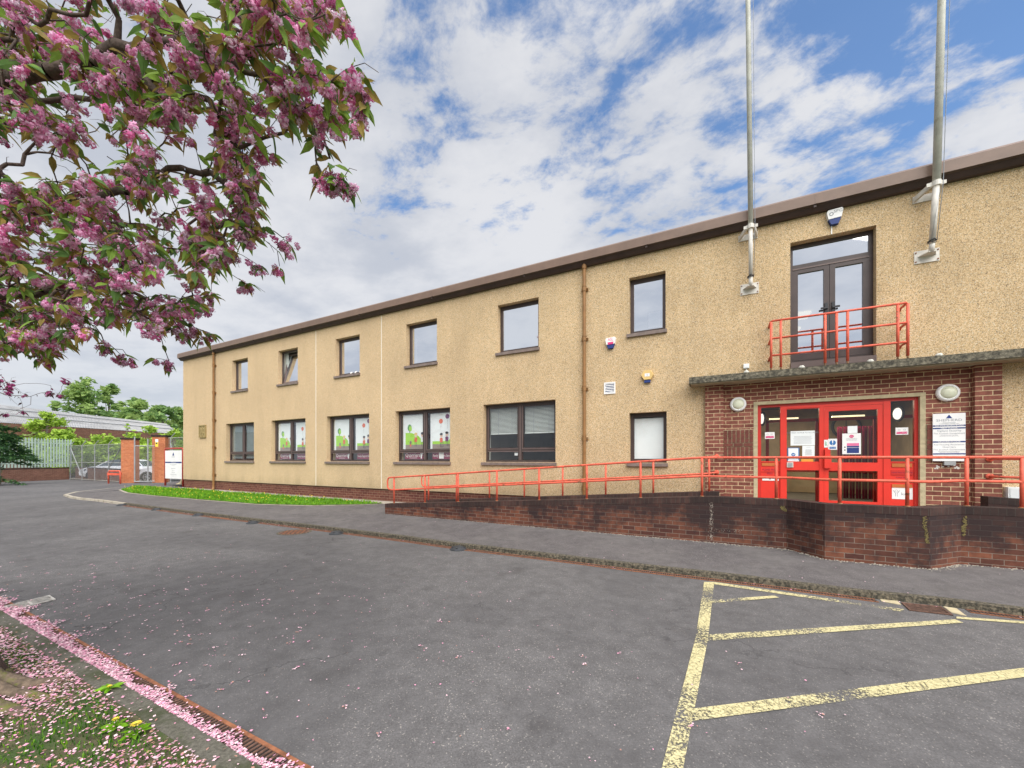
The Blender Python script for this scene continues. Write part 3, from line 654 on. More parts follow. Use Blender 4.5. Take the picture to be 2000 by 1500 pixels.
ho = bpy.data.objects.new('hall_tube_light', hl); COL.objects.link(ho); ho.location = (2.0, 12.3, 2.9)
b = MB()
for x in (1.10, 2.05, 3.05, 4.0): b.box(x, x+.06, 11.0, 11.06, .6, 2.5, 'red_dark')
b.box(1.10, 4.06, 11.0, 11.05, 2.45, 2.52, 'red_dark'); b.box(1.1, 4.06, 11.0, 11.05, 1.3, 1.42, 'red_dark')
b.build('inner_door_frame', bld)
b = MB()
for k in range(14): b.box(2.75+k*.06, 2.79+k*.06, 12.4+.03*(k % 2), 12.44+.03*(k % 2), .62, 2.4, 'maroon')
b.build('curtain', bld)
b = MB()
for (x, y, wx, wy) in ((1.9, 14.3, .3, 1.0), (1.9, 15.9, .3, 1.0), (3.9, 14.4, .3, 1.0)):
    b = MB(); b.box(x, x+wx*2.2, y, y+wy*.6, 5.93, 5.98, 'lamp_on'); b.build('ceiling_light', bld)
for (x, y, l_) in ((1.30, 12.2, .62), (1.35, 13.2, .45), (2.60, 12.2, .62)):
    b = MB(); b.box(x, x+l_, y, y+.07, 2.62, 2.66, 'lamp_on'); b.build('ceiling_light', bld)

def frame_rect(mb, x0, x1, z0, z1, y0, y1, t, m, tb=None, tt=None):
    tb = tb or t; tt = tt or t
    mb.box(x0, x0+t, y0, y1, z0, z1, m); mb.box(x1-t, x1, y0, y1, z0, z1, m)
    mb.box(x0+t, x1-t, y0, y1, z0, z0+tb, m); mb.box(x0+t, x1-t, y0, y1, z1-tt, z1, m)
def sill(wn, x0, x1, z):
    mb = MB(); mb.hexa([(x0-.05, D0-.055, z-.085), (x1+.03, D0-.055, z-.085), (x1+.03, D0+.19, z-.085), (x0-.05, D0+.19, z-.085),
                        (x0-.05, D0-.055, z-.012), (x1+.03, D0-.055, z-.012), (x1+.03, D0+.19, z+.004), (x0-.05, D0+.19, z+.004)], 'sill')
    mb.build('sill', wn)
YF0, YF1, YG = D0+.155, D0+.215, D0+.185
def small_window(a, c, z0, z1, gl, fill=None, opened=False, right=None):
    mb = MB(); frame_rect(mb, a+.002, c-.002, z0+.003, z1-.002, YF0, YF1, .045, 'frame', .05, .06)
    if not opened: frame_rect(mb, a+.048, c-.048, z0+.054, z1-.063, YF0+.006, YF1-.004, .035, 'frame')
    wn = mb.build('window', bld)
    mb = MB()
    if opened:
        H = z1-z0-.12; ang = R(9)
        def tp(x, s, d): return (x, YG+.01+d*math.cos(ang)+s*math.sin(ang), z0+.055+s*math.cos(ang)-d*math.sin(ang))
        for (xa, xb, sa, sb) in ((a+.05, a+.1, 0, H), (c-.1, c-.05, 0, H), (a+.1, c-.1, 0, .05), (a+.1, c-.1, H-.05, H)):
            mb.hexa([tp(xa, sa, -.02), tp(xb, sa, -.02), tp(xb, sa, .02), tp(xa, sa, .02), tp(xa, sb, -.02), tp(xb, sb, -.02), tp(xb, sb, .02), tp(xa, sb, .02)], 'frame_light')
        mb.build('sash', wn); mb = MB()
        mb.face([tp(a+.1, .05, 0), tp(c-.1, .05, 0), tp(c-.1, H-.05, 0), tp(a+.1, H-.05, 0)], gl)
    else: mb.rect(a+.083, c-.083, z0+.089, z1-.098, YG, gl)
    mb.build('pane', wn); sill(wn, a, c, z0)
    if fill:
        mb = MB(); fill(mb, a, c, z0, z1); mb.build('blind', wn)
    return wn
def f_none(mb, a, c, z0, z1): mb.box(a+.02, a+.16, D0+.30, D0+.33, z0, z1, 'blind')
small_window(*UW[0], uz0, uz1, M['glass_up'], f_none)
small_window(*UW[1], uz0, uz1, M['glass_up'], f_none, opened=True)
def f_items(mb, a, c, z0, z1):
    mb.box(a+.02, a+.1, D0+.30, D0+.33, z0, z1, 'blind')
    for k in range(3): mb.lathe([(.11, 0), (.10, .05), (.04, .10), (0, .11)], (c-.62+k*.22, D0+.26, z0+.06), (0, 0, 1), 'white', 10)
    mb.box(c-.20, c-.10, D0+.22, D0+.28, z0+.06, z0+.42, 'white')
small_window(*UW[2], uz0, uz1, M['glass_up'], f_items)
small_window(*UW[3], uz0, uz1, M['glass_up'], f_none)
def f_light(mb, a, c, z0, z1): mb.box(a+.02, c-.02, D0+.30, D0+.31, z0+.02, z1, 'blind_grey')
small_window(*UW[4], uz0, uz1, M['glass_up'], f_light)
def f_paper(mb, a, c, z0, z1): mb.box(c-.40, c-.14, D0+.225, D0+.235, z0+.14, z0+.50, 'paper'); mb.box(a+.02, c-.02, D0+.30, D0+.31, z0+.02, z1-.3, 'blind_grey')
small_window(*u6, uz0, 5.83, M['glass_up'], f_paper)
def f_frost(mb, a, c, z0, z1): mb.box(a+.06, c-.06, D0+.225, D0+.235, z0+.06, z1-.12, 'paper')
small_window(*g6, gz0, 2.67, M['glass_mid'], f_frost)

def person_print(mb, x, z, h, y, top_, hair, seated=False):
    mb.rect(x-.028*h/.3, x+.028*h/.3, z+h*.30, z+h*.62, y, top_); mb.ell(x, z+h*.78, h*.12, h*.14, y, 'skin'); mb.ell(x, z+h*.87, h*.13, h*.09, y-.001, hair)
    for s in (-.05, .05): mb.rect(x+s*h*1.2-.006, x+s*h*1.2+.006, z, z+h*.30, y, 'black')
    mb.rect(x-h*.13, x-h*.1, z+h*.32, z+h*.58, y, top_); mb.rect(x+h*.1, x+h*.13, z+h*.32, z+h*.58, y, top_)
    if seated:
        for k in range(14):
            a0, a1 = k*math.pi/7, (k+1)*math.pi/7; r0, r1 = h*.15, h*.17; cx_, cz_ = x+h*.08, z+h*.14
            mb.face([(cx_+r0*math.cos(a0), y-.002, cz_+r0*math.sin(a0)), (cx_+r1*math.cos(a0), y-.002, cz_+r1*math.sin(a0)), (cx_+r1*math.cos(a1), y-.002, cz_+r1*math.sin(a1)), (cx_+r0*math.cos(a1), y-.002, cz_+r0*math.sin(a1))], 'black')
def art(wn, a, c, z0, z1, idx):
    mid = (a+c)/2; y = D0+.225; zt = z0+.36
    mb = MB()
    for (l, r) in ((a+.12, mid-.06), (mid+.16, c-.02)): mb.rect(l, r, zt, z1-.12, y, 'paper')
    l, r = a+.22, mid-.06; W = r-l
    mb.rect(l, r, zt+.02, zt+.18, y-.002, 'taupe'); mb.rect(l, r, zt+.18, zt+.30, y-.002, 'lime')
    hill = [(l, zt+.29), (l+W*.86, zt+.29), (l+W*.80, zt+.36), (l+W*.68, zt+.45), (l+W*.5, zt+.52), (l+W*.25, zt+.56), (l, zt+.56)]
    mb.face([(p[0], y-.003, p[1]) for p in hill], 'lime')
    mb.ell(l+W*.22, zt+.72, .085, .11, y-.004, 'greenp'); mb.ell(l+W*.26, zt+.69, .06, .085, y-.005, 'lime'); mb.rect(l+W*.21, l+W*.24, zt+.56, zt+.62, y-.005, 'black')
    person_print(mb, l+W*.54, zt+.12, .46, y-.006, 'orange', 'amber'); person_print(mb, l+W*.88, zt+.12, .47, y-.006, 'paper', 'black')
    mb.ell(l+W*.27, zt+.25, .045, .06, y-.006, 'taupe'); mb.rect(l+W*.23, l+W*.31, zt+.12, zt+.21, y-.006, 'orange')
    l, r = mid+.24, c-.02; W = r-l
    mb.rect(l, r, zt+.02, zt+.18, y-.002, 'taupe'); mb.rect(l, r, zt+.18, zt+.27, y-.002, 'lime')
    mb.face([(p[0], y-.003, p[1]) for p in [(r-W*.28, zt+.26), (r, zt+.26), (r, zt+.44), (r-W*.12, zt+.38)]], 'lime')
    person_print(mb, l+W*.42, zt+.10, .44, y-.006, 'orange', 'black', True); person_print(mb, l+W*.68, zt+.12, .46, y-.006, 'purple', 'black')
    mb.ell(l+W*.40, zt+.88, .075, .075, y-.004, 'orange'); mb.ell(l+W*.70, zt+1.02, .075, .075, y-.004, 'magenta' if idx == 9 else 'purple')
    mb.rect(l+W*.40-.003, l+W*.40+.003, zt+.62, zt+.81, y-.004, 'taupe'); mb.rect(l+W*.70-.003, l+W*.70+.003, zt+.64, zt+.95, y-.004, 'taupe')
    mb.build('printed_blind', wn)
    mb = MB(); zb0, zb1 = z0+.075, z0+.29
    mb.rect(a+.20, mid-.06, zb0, zb1, y, 'maroon'); mb.rect(mid+.24, c-.04, zb0, zb1, y, 'maroon')
    mb.text('Quarriers', a+.52, (zb0+zb1)/2+.02, y-.004, .16, 'white', sx=.95); mb.rect(a+.38, a+.70, zb0+.035, zb0+.045, y-.004, 'white')
    mb.face([(mid-.22, y-.004, zb0+.02), (mid-.19, y-.004, zb0+.02), (mid-.15, y-.004, zb1-.05), (mid-.1, y-.004, zb1-.04), (mid-.1, y-.004, zb1-.02), (mid-.24, y-.004, zb1-.03)], 'paper')
    mb.text('Family Support Services', mid+.26, (zb0+zb1)/2, y-.004, .105, 'white', align='LEFT', sx=.76)
    if idx == 3: mb.rect(mid+.5, mid+.68, zb0+.02, zb1-.01, y-.01, 'white')
    mb.build('banner', wn)
def big_window(a, c, idx):
    z0, z1 = gz0, gz1; mid = (a+c)/2; mb = MB()
    frame_rect(mb, a+.002, c-.002, z0+.003, z1-.002, YF0, YF1, .06, 'frame', .05, .07)
    mb.box(mid-.06, mid+.06, YF0-.004, YF1-.002, z0+.053, z1-.072, 'frame')
    mb.box(mid-.012, mid+.012, YF0-.012, YF0-.004, z0+.06, z1-.08, 'frame_light')
    for l, r in ((a+.062, mid-.06), (mid+.06, c-.062)):
        mb.box(l, r, YF0-.002, YF1-.004, z0+.29, z0+.365, 'frame'); mb.box(l, r, YF0-.014, YF0-.002, z0+.283, z0+.30, 'frame_light')
        mb.box(l, r, YF0-.01, YF0-.002, z0+.352, z0+.368, 'frame_light')
        frame_rect(mb, l, r, z0+.366, z1-.073, YF0+.006, YF1-.008, .03, 'frame')
        mb.box(l, l+.012, YF0-.004, YF0+.006, z0+.37, z1-.08, 'frame_light')
    wn = mb.build('window', bld)
    for l, r in ((a+.062, mid-.06), (mid+.06, c-.062)):
        mb = MB(); mb.rect(l+.028, r-.028, z0+.394, z1-.101, YG, 'glass_mid'); mb.rect(l, r, z0+.053, z0+.29, YG, 'glass_mid'); mb.build('pane', wn)
    sill(wn, a, c, z0)
    if idx in (1, 2, 3): art(wn, a, c, z0, z1, idx)
    elif idx == 4:
        yb = D0+.245
        for l, r in ((a+.10, mid-.07), (mid+.10, c-.04)):
            mb = MB(); z = z1-.12
            while z > z0+.78: mb.hexa([(l, yb, z-.012), (r, yb, z-.012), (r, yb+.02, z+.006), (l, yb+.02, z+.006), (l, yb, z-.009), (r, yb, z-.009), (r, yb+.02, z+.009), (l, yb+.02, z+.009)], 'blind'); z -= .034
            for x in (l+(r-l)*.28, l+(r-l)*.75): mb.box(x-.004, x+.004, yb-.006, yb-.002, z, z1-.1, 'textgrey')
            mb.box(l, r, yb, yb+.025, z, z+.02, 'blind'); mb.build('blind', wn)
        mb = MB(); mb.box(mid-.19, mid-.09, D0+.19, D0+.192, z0+.18, z0+.26, 'paper'); mb.build('label_plate', wn)
    else:
        mb = MB()
        for k in range(22):
            x = a+.12+k*.09
            if abs(x-mid) < .05: continue
            mb.hexa([(x, D0+.24, z0+.1), (x+.075, D0+.27, z0+.1), (x+.075, D0+.272, z0+.1), (x, D0+.242, z0+.1), (x, D0+.24, z1-.1), (x+.075, D0+.27, z1-.1), (x+.075, D0+.272, z1-.1), (x, D0+.242, z1-.1)], 'blind_grey')
        mb.build('blind', wn)
for i, (a, c) in enumerate(GW): big_window(a, c, i)

# balcony door
a, c, z0, z1 = bd
mb = MB(); frame_rect(mb, a+.003, c-.003, z0+.09, z1-.003, YF0, YF1, .06, 'frame', .06, .07); mb.box(a+.06, c-.06, YF0-.004, YF1-.003, 5.38, 5.46, 'frame'); mb.box(a+.06, c-.06, YF0-.012, YF0-.004, 5.36, 5.385, 'frame_light')
mb.box(a+.003, c-.003, D0-.03, YF1, z0-.02, z0+.088, 'frame_light')
dfr = mb.build('door_frame', bld)
mb = MB(); mb.rect(a+.06, c-.06, 5.46, z1-.073, YG, 'glass_up'); mb.build('transom_pane', dfr)
mid = (a+c)/2
for s, (l, r) in enumerate(((a+.062, mid-.003), (mid+.003, c-.062))):
    mb = MB(); frame_rect(mb, l, r, z0+.155, 5.375, YF0-.002, YF1-.01, .085, 'frame', .13, .09)
    dr = mb.build('balcony_door', bld)
    mb = MB(); mb.rect(l+.085, r-.085, z0+.285, 5.285, YG, 'glass_up'); mb.build('pane', dr)
    mb = MB(); hx = r-.07 if s == 0 else l+.03; mb.box(hx, hx+.045, YF0-.025, YF0-.002, 4.42, 4.62, 'black'); mb.box(hx-.07 if s == 0 else hx, hx+.045 if s == 0 else hx+.115, YF0-.06, YF0-.03, 4.50, 4.53, 'black')
    mb.box(hx+.01, hx+.035, YF0-.045, YF0-.024, 4.505, 4.525, 'black'); mb.build('handle', dr)
# downpipes
for pxx, zb in ((1141, .62), (417, .28)):
    x = WX(pxx, 9.27); mb = MB()
    mb.tube([(x, 9.27, 6.40), (x, 9.27, zb)], .042, 'pipe', 12)
    mb.tube([(x, 9.27, 6.33), (x, 9.27, 6.25)], .056, 'pipe', 12)
    for k in range(5):
        z = 5.75-k*1.22
        if z < zb+.1: break
        mb.tube([(x, 9.27, z+.05), (x, 9.27, z-.05)], .052, 'pipe', 12); mb.tube([(x, 9.27, z+.075), (x, 9.27, z+.055)], .058, 'pipe', 12); mb.box(x-.085, x+.085, D0-.035, D0-.0, z-.03, z-.01, 'pipe'); mb.box(x-.085, x+.085, D0-.035, D0, z+.02, z+.035, 'pipe')
    if pxx < 500: mb.tube([(x, 9.27, .34), (x+.02, 9.24, .26), (x+.06, 9.2, .2)], .05, 'pipe', 10)
    mb.build('downpipe', bld)
# entrance brickwork
YP, YB = 9.27, 9.37
mb = MB()
mb.box(-.166, .178, YP, 9.6, 0, 3.152, 'brick'); mb.box(3.847, 4.156, YP, 9.6, 0, 3.152, 'brick')
sx0, sx1, sz = .724, 3.287, 2.763
for (p, q2, r, s) in ((.178, sx0, .3, 3.152), (sx1, 3.847, .3, 3.152), (sx0, sx1, sz, 3.152)): mb.box(p, q2, YB, 9.6, r, s, 'brick')
mb.build('brick_porch', bld)
def vpanel(x0, x1, z0, z1):
    mb = MB()   # basket-weave panel
    mb.box(x0, x1, YB-.012, YB-.001, z0, z1, 'surround'); zm = (z0+z1)/2
    for k, (za, zb) in enumerate(((z0+.01, zm-.045), (zm+.045, z1-.01))):
        n = max(2, round((x1-x0)/.077)); wv = (x1-x0)/n
        for i in range(n):
            sp = (.33 if i % 2 else .70); zs = za+(zb-za)*sp
            for (p, q2) in ((za, zs-.005), (zs+.005, zb)): mb.box(x0+i*wv+.007, x0+(i+1)*wv-.007, YB-.026, YB-.012, p, q2, 'panelbrick')
    n = max(2, round((x1-x0)/.215)); wv = (x1-x0)/n
    for i in range(n): mb.box(x0+i*wv+.007, x0+(i+1)*wv-.007, YB-.026, YB-.012, zm-.033, zm+.033, 'panelbrick')
    mb.build('vertical_brick_panel', bld)
M['panelbrick'] = mat('panel_clay', (0.155, 0.048, 0.034), 0.8, var=.25, vs=9)
vpanel(.182, .72, 1.572, 2.205); vpanel(3.292, 3.84, 1.572, 2.205)
mb = MB()
for k in range(5):
    zA, zB = .6+k*.42, min(.6+(k+1)*.42-.004, 2.70)
    mb.box(sx0, .795, YB-.006, 9.5, zA, zB, 'surround'); mb.box(3.215, sx1, YB-.006, 9.5, zA, zB, 'surround')
mb.box(sx0, sx1, YB-.006, 9.5, 2.70, sz, 'surround'); mb.build('door_surround', bld)
# red entrance screen
YD = 9.43
def DX(x): return WX(x, YD)
mb = MB()
xs = dict(l0=.797, l1=DX(1486.5), m0=DX(1524), m1=DX(1536.5), c0=DX(1600), c1=DX(1609), r0=DX(1725), r1=DX(1739), e0=DX(1786), e1=3.213)
mb.box(xs['l0'], xs['l1'], YD, YD+.07, .6, 2.698, 'red_dark'); mb.box(xs['e0'], xs['e1'], YD, YD+.07, .6, 2.698, 'red_dark')
mb.box(xs['l1'], xs['e0'], YD+.004, YD+.07, 2.645, 2.698, 'red_dark')
mb.box(xs['m0'], xs['m1'], YD-.012, YD+.075, .6, 2.644, 'red'); mb.box(xs['r0'], xs['r1'], YD-.012, YD+.075, .6, 2.644, 'red'); mb.box(xs['c0'], xs['c1'], YD-.008, YD+.07, .6, 2.60, 'red')
mb.box(xs['m1'], xs['r0'], YD-.006, YD+.07, 2.60, 2.644, 'red')
mb.box(xs['m1'], xs['c0'], YD+.002, YD+.06, 1.375, 1.545, 'red'); mb.box(xs['m1'], xs['c0'], YD+.002, YD+.06, .6, .74, 'red')
mb.box(xs['m1'], xs['c0'], YD+.002, YD+.06, 2.585, 2.599, 'red')
for l, r in ((xs['l1'], xs['m0']), (xs['r1'], xs['e0'])):
    mb.box(l, r, YD+.02, YD+.05, .6, 1.545, 'red'); mb.box(l, r, YD+.012, YD+.02, 1.33, 1.345, 'red_dark'); mb.box(l, r, YD+.006, YD+.02, 1.53, 1.55, 'red')
scr = mb.build('entrance_screen', bld)
for l, r, zl, zh in ((xs['l1'], xs['m0'], 1.55, 2.645), (xs['r1'], xs['e0'], 1.55, 2.645), (xs['m1'], xs['c0'], 1.545, 2.585), (xs['m1'], xs['c0'], .74, 1.375)):
    mb = MB(); mb.rect(l, r, zl, zh, YD+.035, 'glass_door'); mb.build('pane', scr)
mb = MB(); dl, dr_ = xs['c1']+.004, xs['r0']-.004
gl0, gl1 = DX(1618.5), DX(1714)
mb.box(dl, gl0, YD-.002, YD+.045, .61, 2.597, 'red'); mb.box(gl1, dr_, YD-.002, YD+.045, .61, 2.597, 'red')
mb.box(gl0, gl1, YD-.002, YD+.045, 2.51, 2.597, 'red'); mb.box(gl0, gl1, YD-.002, YD+.045, 1.372, 1.53, 'red'); mb.box(gl0, gl1, YD-.002, YD+.045, .61, .80, 'red')
door = mb.build('entrance_door', bld)
for zl, zh in ((1.53, 2.51), (.80, 1.372)): mb = MB(); mb.rect(gl0, gl1, zl, zh, YD+.025, 'glass_door'); mb.build('pane', door)
mb = MB(); hx0, hx1 = DX(1608.5), DX(1622); mb.box(hx0, hx1, YD-.075, YD-.003, 1.42, 1.66, 'red'); mb.box(hx0+.01, hx1-.01, YD-.05, YD-.003, 1.661, 1.78, 'red'); mb.build('lock_box', door)
mb = MB(); mb.box(DX(1536.5), DX(1549), YD-.03, YD+.002, 1.43, 1.53, 'galv'); mb.box(DX(1538.5), DX(1547), YD-.034, YD-.03, 1.445, 1.515, 'grey'); mb.build('keypad', scr)
mb = MB()
for (xa, xb, za, zb, m) in ((1488, 1520, 1.455, 1.515, 'brass'), (1742.5, 1782, 1.45, 1.515, 'brass'), (1742.5, 1782, 1.08, 1.14, 'brass'), (1740.5, 1784, 1.31, 1.40, 'red_dark')):
    mb = MB(); mb.box(DX(xa), DX(xb), YD+.006, YD+.02, za, zb, m); mb.build('letter_plate', scr)
mb = MB(); mb.box(DX(1489), DX(1521), YD+.012, YD+.019, 1.155, 1.225, 'white'); mb.box(DX(1504)-.01, DX(1504)+.01, YD+.009, YD+.0119, 1.18, 1.2, 'black'); mb.build('label_plate', scr)
for (tx_, cx_, cz_, y_, sz_, sx_) in (('PLEASE PRESS', (DX(1488)+DX(1520))/2, 1.375, YD+.0185, .055, .8), ('BELL', (DX(1488)+DX(1520))/2, 1.30, YD+.0185, .05, 1), ('PLEASE PRESS FOR ENTRY', (DX(1742)+DX(1783))/2, 1.35, YD+.0045, .034, .75), ('PLEASE PRESS', (DX(1742)+DX(1783))/2, 1.26, YD+.0185, .036, .75)):
    mb = MB(); mb.text(tx_, cx_, cz_, y_, sz_, 'maroon', sx=sx_); mb.build('lettering', scr)
# canopy
cx0 = WX(1345.5, 8.95)
mb = MB(); mb.box(cx0, XR, 8.95, D0+.02, 3.175, 3.305, 'concrete'); mb.box(cx0+.03, XR, 8.985, D0+.02, 3.154, 3.176, 'soffit')
mb.box(cx0+.02, XR, D0-.05, D0-.004, 3.306, 3.36, 'black')
for k, px_ in enumerate((1458, 1567, 1702, 1837)): x = WX(px_, 8.95); mb.lathe([(.05, 0), (.05, .02), (.03, .045), (0, .05)], (x, 9.0, 3.304), (0, 0, 1), 'galv', 8)
can = mb.build('canopy', bld)
# stone plaque
pq = onY(397, 842.5, D0); mb = MB(); mb.box(pq.x-.28, pq.x+.28, D0-.035, D0, pq.z-.29, pq.z+.29, 'plaque'); frame_rect(mb, pq.x-.28, pq.x+.28, pq.z-.29, pq.z+.29, D0-.06, D0-.036, .05, 'plaque')
for k in range(12): a_ = k*.52; mb.lathe([(.05, 0), (.035, .025), (0, .03)], (pq.x+.13*math.cos(a_)*(.4+.6*(k % 3)/2), D0-.035, pq.z+.18*math.sin(a_)*(.5+.5*(k % 2))), (0, -1, 0), 'plaque', 8)
tag(mb.build('wall_plaque'), 'small carved stone plaque on the roughcast near the far corner', 'plaque')

# ---- red rails on canopy
rl = thing('balcony_railing', 'red three rail guard in front of the first floor balcony doors', 'railing', (2, 9, 3.3))
YR = 9.02; RX = [WX(x, YR) for x in (1506, 1525, 1611.5, 1634, 1655.5, 1753.5, 1773)]
zr = [4.27, 3.93, 3.60]
for i, x in enumerate(RX):
    mb = MB(); mb.tube([(x, YR, 3.306), (x, YR, 3.38)], .016, 'rail_foot', 8); mb.tube([(x, YR, 3.36), (x, YR, 4.25)], .0215, 'rail', 10); mb.build('post', rl, True)
for z in zr:
    mb = MB(); mb.tube([(RX[0], D0-.0, z-.03), (RX[0], D0-.06, z), (RX[0], YR+.05, z), (RX[0]+.02, YR, z), (RX[-1]-.02, YR, z), (RX[-1], YR+.05, z), (RX[-1], D0-.06, z), (RX[-1], D0, z-.03)], .019, 'rail', 10); mb.build('rail', rl, True)

# ================================================================ RAMP WALLS, LANDING, HANDRAILS
def offs_poly(P, d):
    out = []
    for i, p in enumerate(P):
        def nrm(a, c): t = Vector((c[0]-a[0], c[1]-a[1])).normalized(); return Vector((-t.y, t.x))
        if i == 0: n_ = nrm(P[0], P[1]); out.append((p[0]+n_.x*d, p[1]+n_.y*d))
        elif i == len(P)-1: n_ = nrm(P[-2], P[-1]); out.append((p[0]+n_.x*d, p[1]+n_.y*d))
        else:
            n1_, n2_ = nrm(P[i-1], p), nrm(p, P[i+1]); m_ = (n1_+n2_).normalized(); k = d/m_.dot(n1_); out.append((p[0]+m_.x*k, p[1]+m_.y*k))
    return out
def brickwall(root, P, zt, zb, th=.215, cope=.105, mats=('brick_dark', 'cope')):
    B_ = offs_poly(P, th); mb = MB(); mc = MB(); F2 = offs_poly(P, -.004); B2 = offs_poly(P, th+.004)
    for i in range(len(P)-1):
        def hx(m, A, Bk, c0, c1, t0, t1, mm):
            m.hexa([(A[i][0], A[i][1], c0), (A[i+1][0], A[i+1][1], c1), (Bk[i+1][0], Bk[i+1][1], c1), (Bk[i][0], Bk[i][1], c0), (A[i][0], A[i][1], t0), (A[i+1][0], A[i+1][1], t1), (Bk[i+1][0], Bk[i+1][1], t1), (Bk[i][0], Bk[i][1], t0)], mm)
        hx(mb, P, B_, zb, zb, zt[i]-cope, zt[i+1]-cope, mats[0]); hx(mc, F2, B2, zt[i]-cope+.001, zt[i+1]-cope+.001, zt[i], zt[i+1], mats[1])
    mb.build('brickwork', root); mc.build('coping', root)
rw = thing('ramp_wall', 'long dark sooty brick wall with brick on edge coping, rising to the angled landing', 'wall', (0, 7.7, .1))
Ya, Yf = 7.72, 7.26
P = [(WX(752, Ya), Ya), (-.05, Ya), (WX(1536, Ya), Ya), (WX(1611, Yf), Yf), (WX(1816, Yf), Yf), (WX(1877, Ya+.02), Ya+.02), (5.2, Ya+.02), (9.5, Ya+.02)]
brickwall(rw, P, [.39, .93, .93, .93, .93, .93, .93, .6], 0.0)
# damp patches: moss and old mortar smears on the outer wall
mb = MB()
random.seed(3)
M['moss'] = mat('moss', (0.15, 0.12, 0.045), .95, var=.4, vs=60); M['lime_smear'] = mat('mortar_smear', (0.40, 0.35, 0.29), .95, var=.3, vs=60)
def smear(px0, py0, px1, py1, D, n, m, r0=.008, r1=.03):
    for k in range(n):
        u = random.random(); p = onY(px0+(px1-px0)*u+random.gauss(0, 2), py0+(py1-py0)*u+random.gauss(0, 2), D); r = random.uniform(r0, r1)
        mb.face([(p.x+r*random.uniform(.5, 1)*math.cos(t*1.047), D-.0035-.0004*k/n, p.z+r*random.uniform(.5, 1)*math.sin(t*1.047)) for t in range(6)], m)
smear(1389, 976, 1389, 1056, Ya, 150, 'lime_smear', .003, .009); smear(1392, 1034, 1450, 1038, Ya, 40, 'lime_smear', .003, .006)
smear(1526, 990, 1536, 998, Ya, 70, 'moss', .004, .014); smear(1804, 1010, 1812, 1062, Yf, 130, 'moss', .003, .013)
smear(1884, 1012, 1882, 1045, Ya+.02, 90, 'moss', .004, .016)
mb.build('moss_patch', rw)
iw = thing('inner_ramp_wall', 'low dark brick wall on the building side of the ramp', 'wall', (0, 8.9, .1))
Yi = 8.92
brickwall(iw, [(WX(832, Yi), Yi), (-.06, Yi), (.10, Yi)], [.39, .93, .93], 0.0, .2)
iw2 = thing('inner_ramp_wall', 'short dark brick wall at the right end of the landing', 'wall', (4, 8.8, .1))
brickwall(iw2, [(WX(1930, Yi), Yi), (5.0, Yi), (9.4, Yi)], [1.0, .93, .55], 0.0, .2)
mb = MB(); mb.box(-.05, 4.6, 7.93, YD+.1, .3, .6, 'concrete_floor'); 
mb.hexa([(1.25, 7.93, .3), (2.85, 7.93, .3), (2.55, 7.48, .3), (1.55, 7.48, .3), (1.25, 7.93, .599), (2.85, 7.93, .599), (2.55, 7.48, .599), (1.55, 7.48, .599)][::1], 'concrete_floor')
xl = WX(752, Ya); mb.hexa([(xl, 7.9, 0), (-.05, 7.9, 0), (-.05, Yi, 0), (xl, Yi, 0), (xl, 7.9, .14), (-.05, 7.9, .599), (-.05, Yi, .599), (xl, Yi, .14)], 'concrete_floor')
struct('ramp', mb)

random.seed(8); b = MB(); M['grit'] = mat('pale_grit', (0.34, 0.31, 0.25), .95, var=.35, vs=50)
for i in range(len(P)-1):
    A_, B_ = Vector(P[i]), Vector(P[i+1]); dl_ = (B_-A_); nn_ = Vector((dl_.y, -dl_.x)).normalized()
    for k in range(int(dl_.length*95)):
        q_ = A_.lerp(B_, random.random())+nn_*min(.4, abs(random.gauss(0, .045))*(1+.8*noise.noise(Vector((A_.x+k*.01, 0, 0))))+.004); r_ = random.uniform(.004, .013); z_ = pz(q_.y)
        b.face([(q_.x-r_, q_.y-r_*.5, z_), (q_.x+r_*.4, q_.y-r_, z_+r_*.3), (q_.x+r_, q_.y+r_*.4, z_+r_*.9), (q_.x-r_*.3, q_.y+r_, z_+r_*.7)], 'grit')
struct('gravel', b)
hr = thing('handrail', 'outer red handrail along the top of the ramp wall and round the landing', 'railing', (0, 7.8, .9))
Yc = Ya+.09
posts = [(x, Yc) for x in (769.6, 830, 894.7, 970.5, 1053, 1146, 1251, 1371, 1516)]+[(1640, 7.38), (1772, 7.38), (1888, 7.86), (1996, 7.86)]
PP = [(WX(x, d), d) for x, d in posts]; PP.append((6.0, 7.86)); PP.append((7.6, 7.86))
xw0, xw1 = WX(752, Ya), -.05
def wt(X): return .93 if X > xw1 else .39+(X-xw0)/(xw1-xw0)*.54
def rt(X): return 1.10+(X-PP[0][0])/(PP[7][0]-PP[0][0])*(1.62-1.10) if X < PP[7][0] else 1.62
for i, (x, y) in enumerate(PP):
    mb = MB(); r_ = .022; mb.tube([(x, y, wt(x)-.01), (x, y, rt(x)-.01)], r_, 'rail', 10)
    if i == 2: mb.tube([(x-.05, y, wt(x)-.01), (x-.05, y, rt(x)-.012)], .018, 'rail', 10)
    mb.tube([(x, y, wt(x)-.005), (x, y, wt(x)+.012)], .034, 'rail_foot', 10); mb.build('post', hr, True)
x0 = WX(757, Yc); xa = PP[0][0]
T = [(x, y, rt(x)) for x, y in PP]; B2 = [(x, y, rt(x)-(.335 if x > -7 else .335)) for x, y in PP]
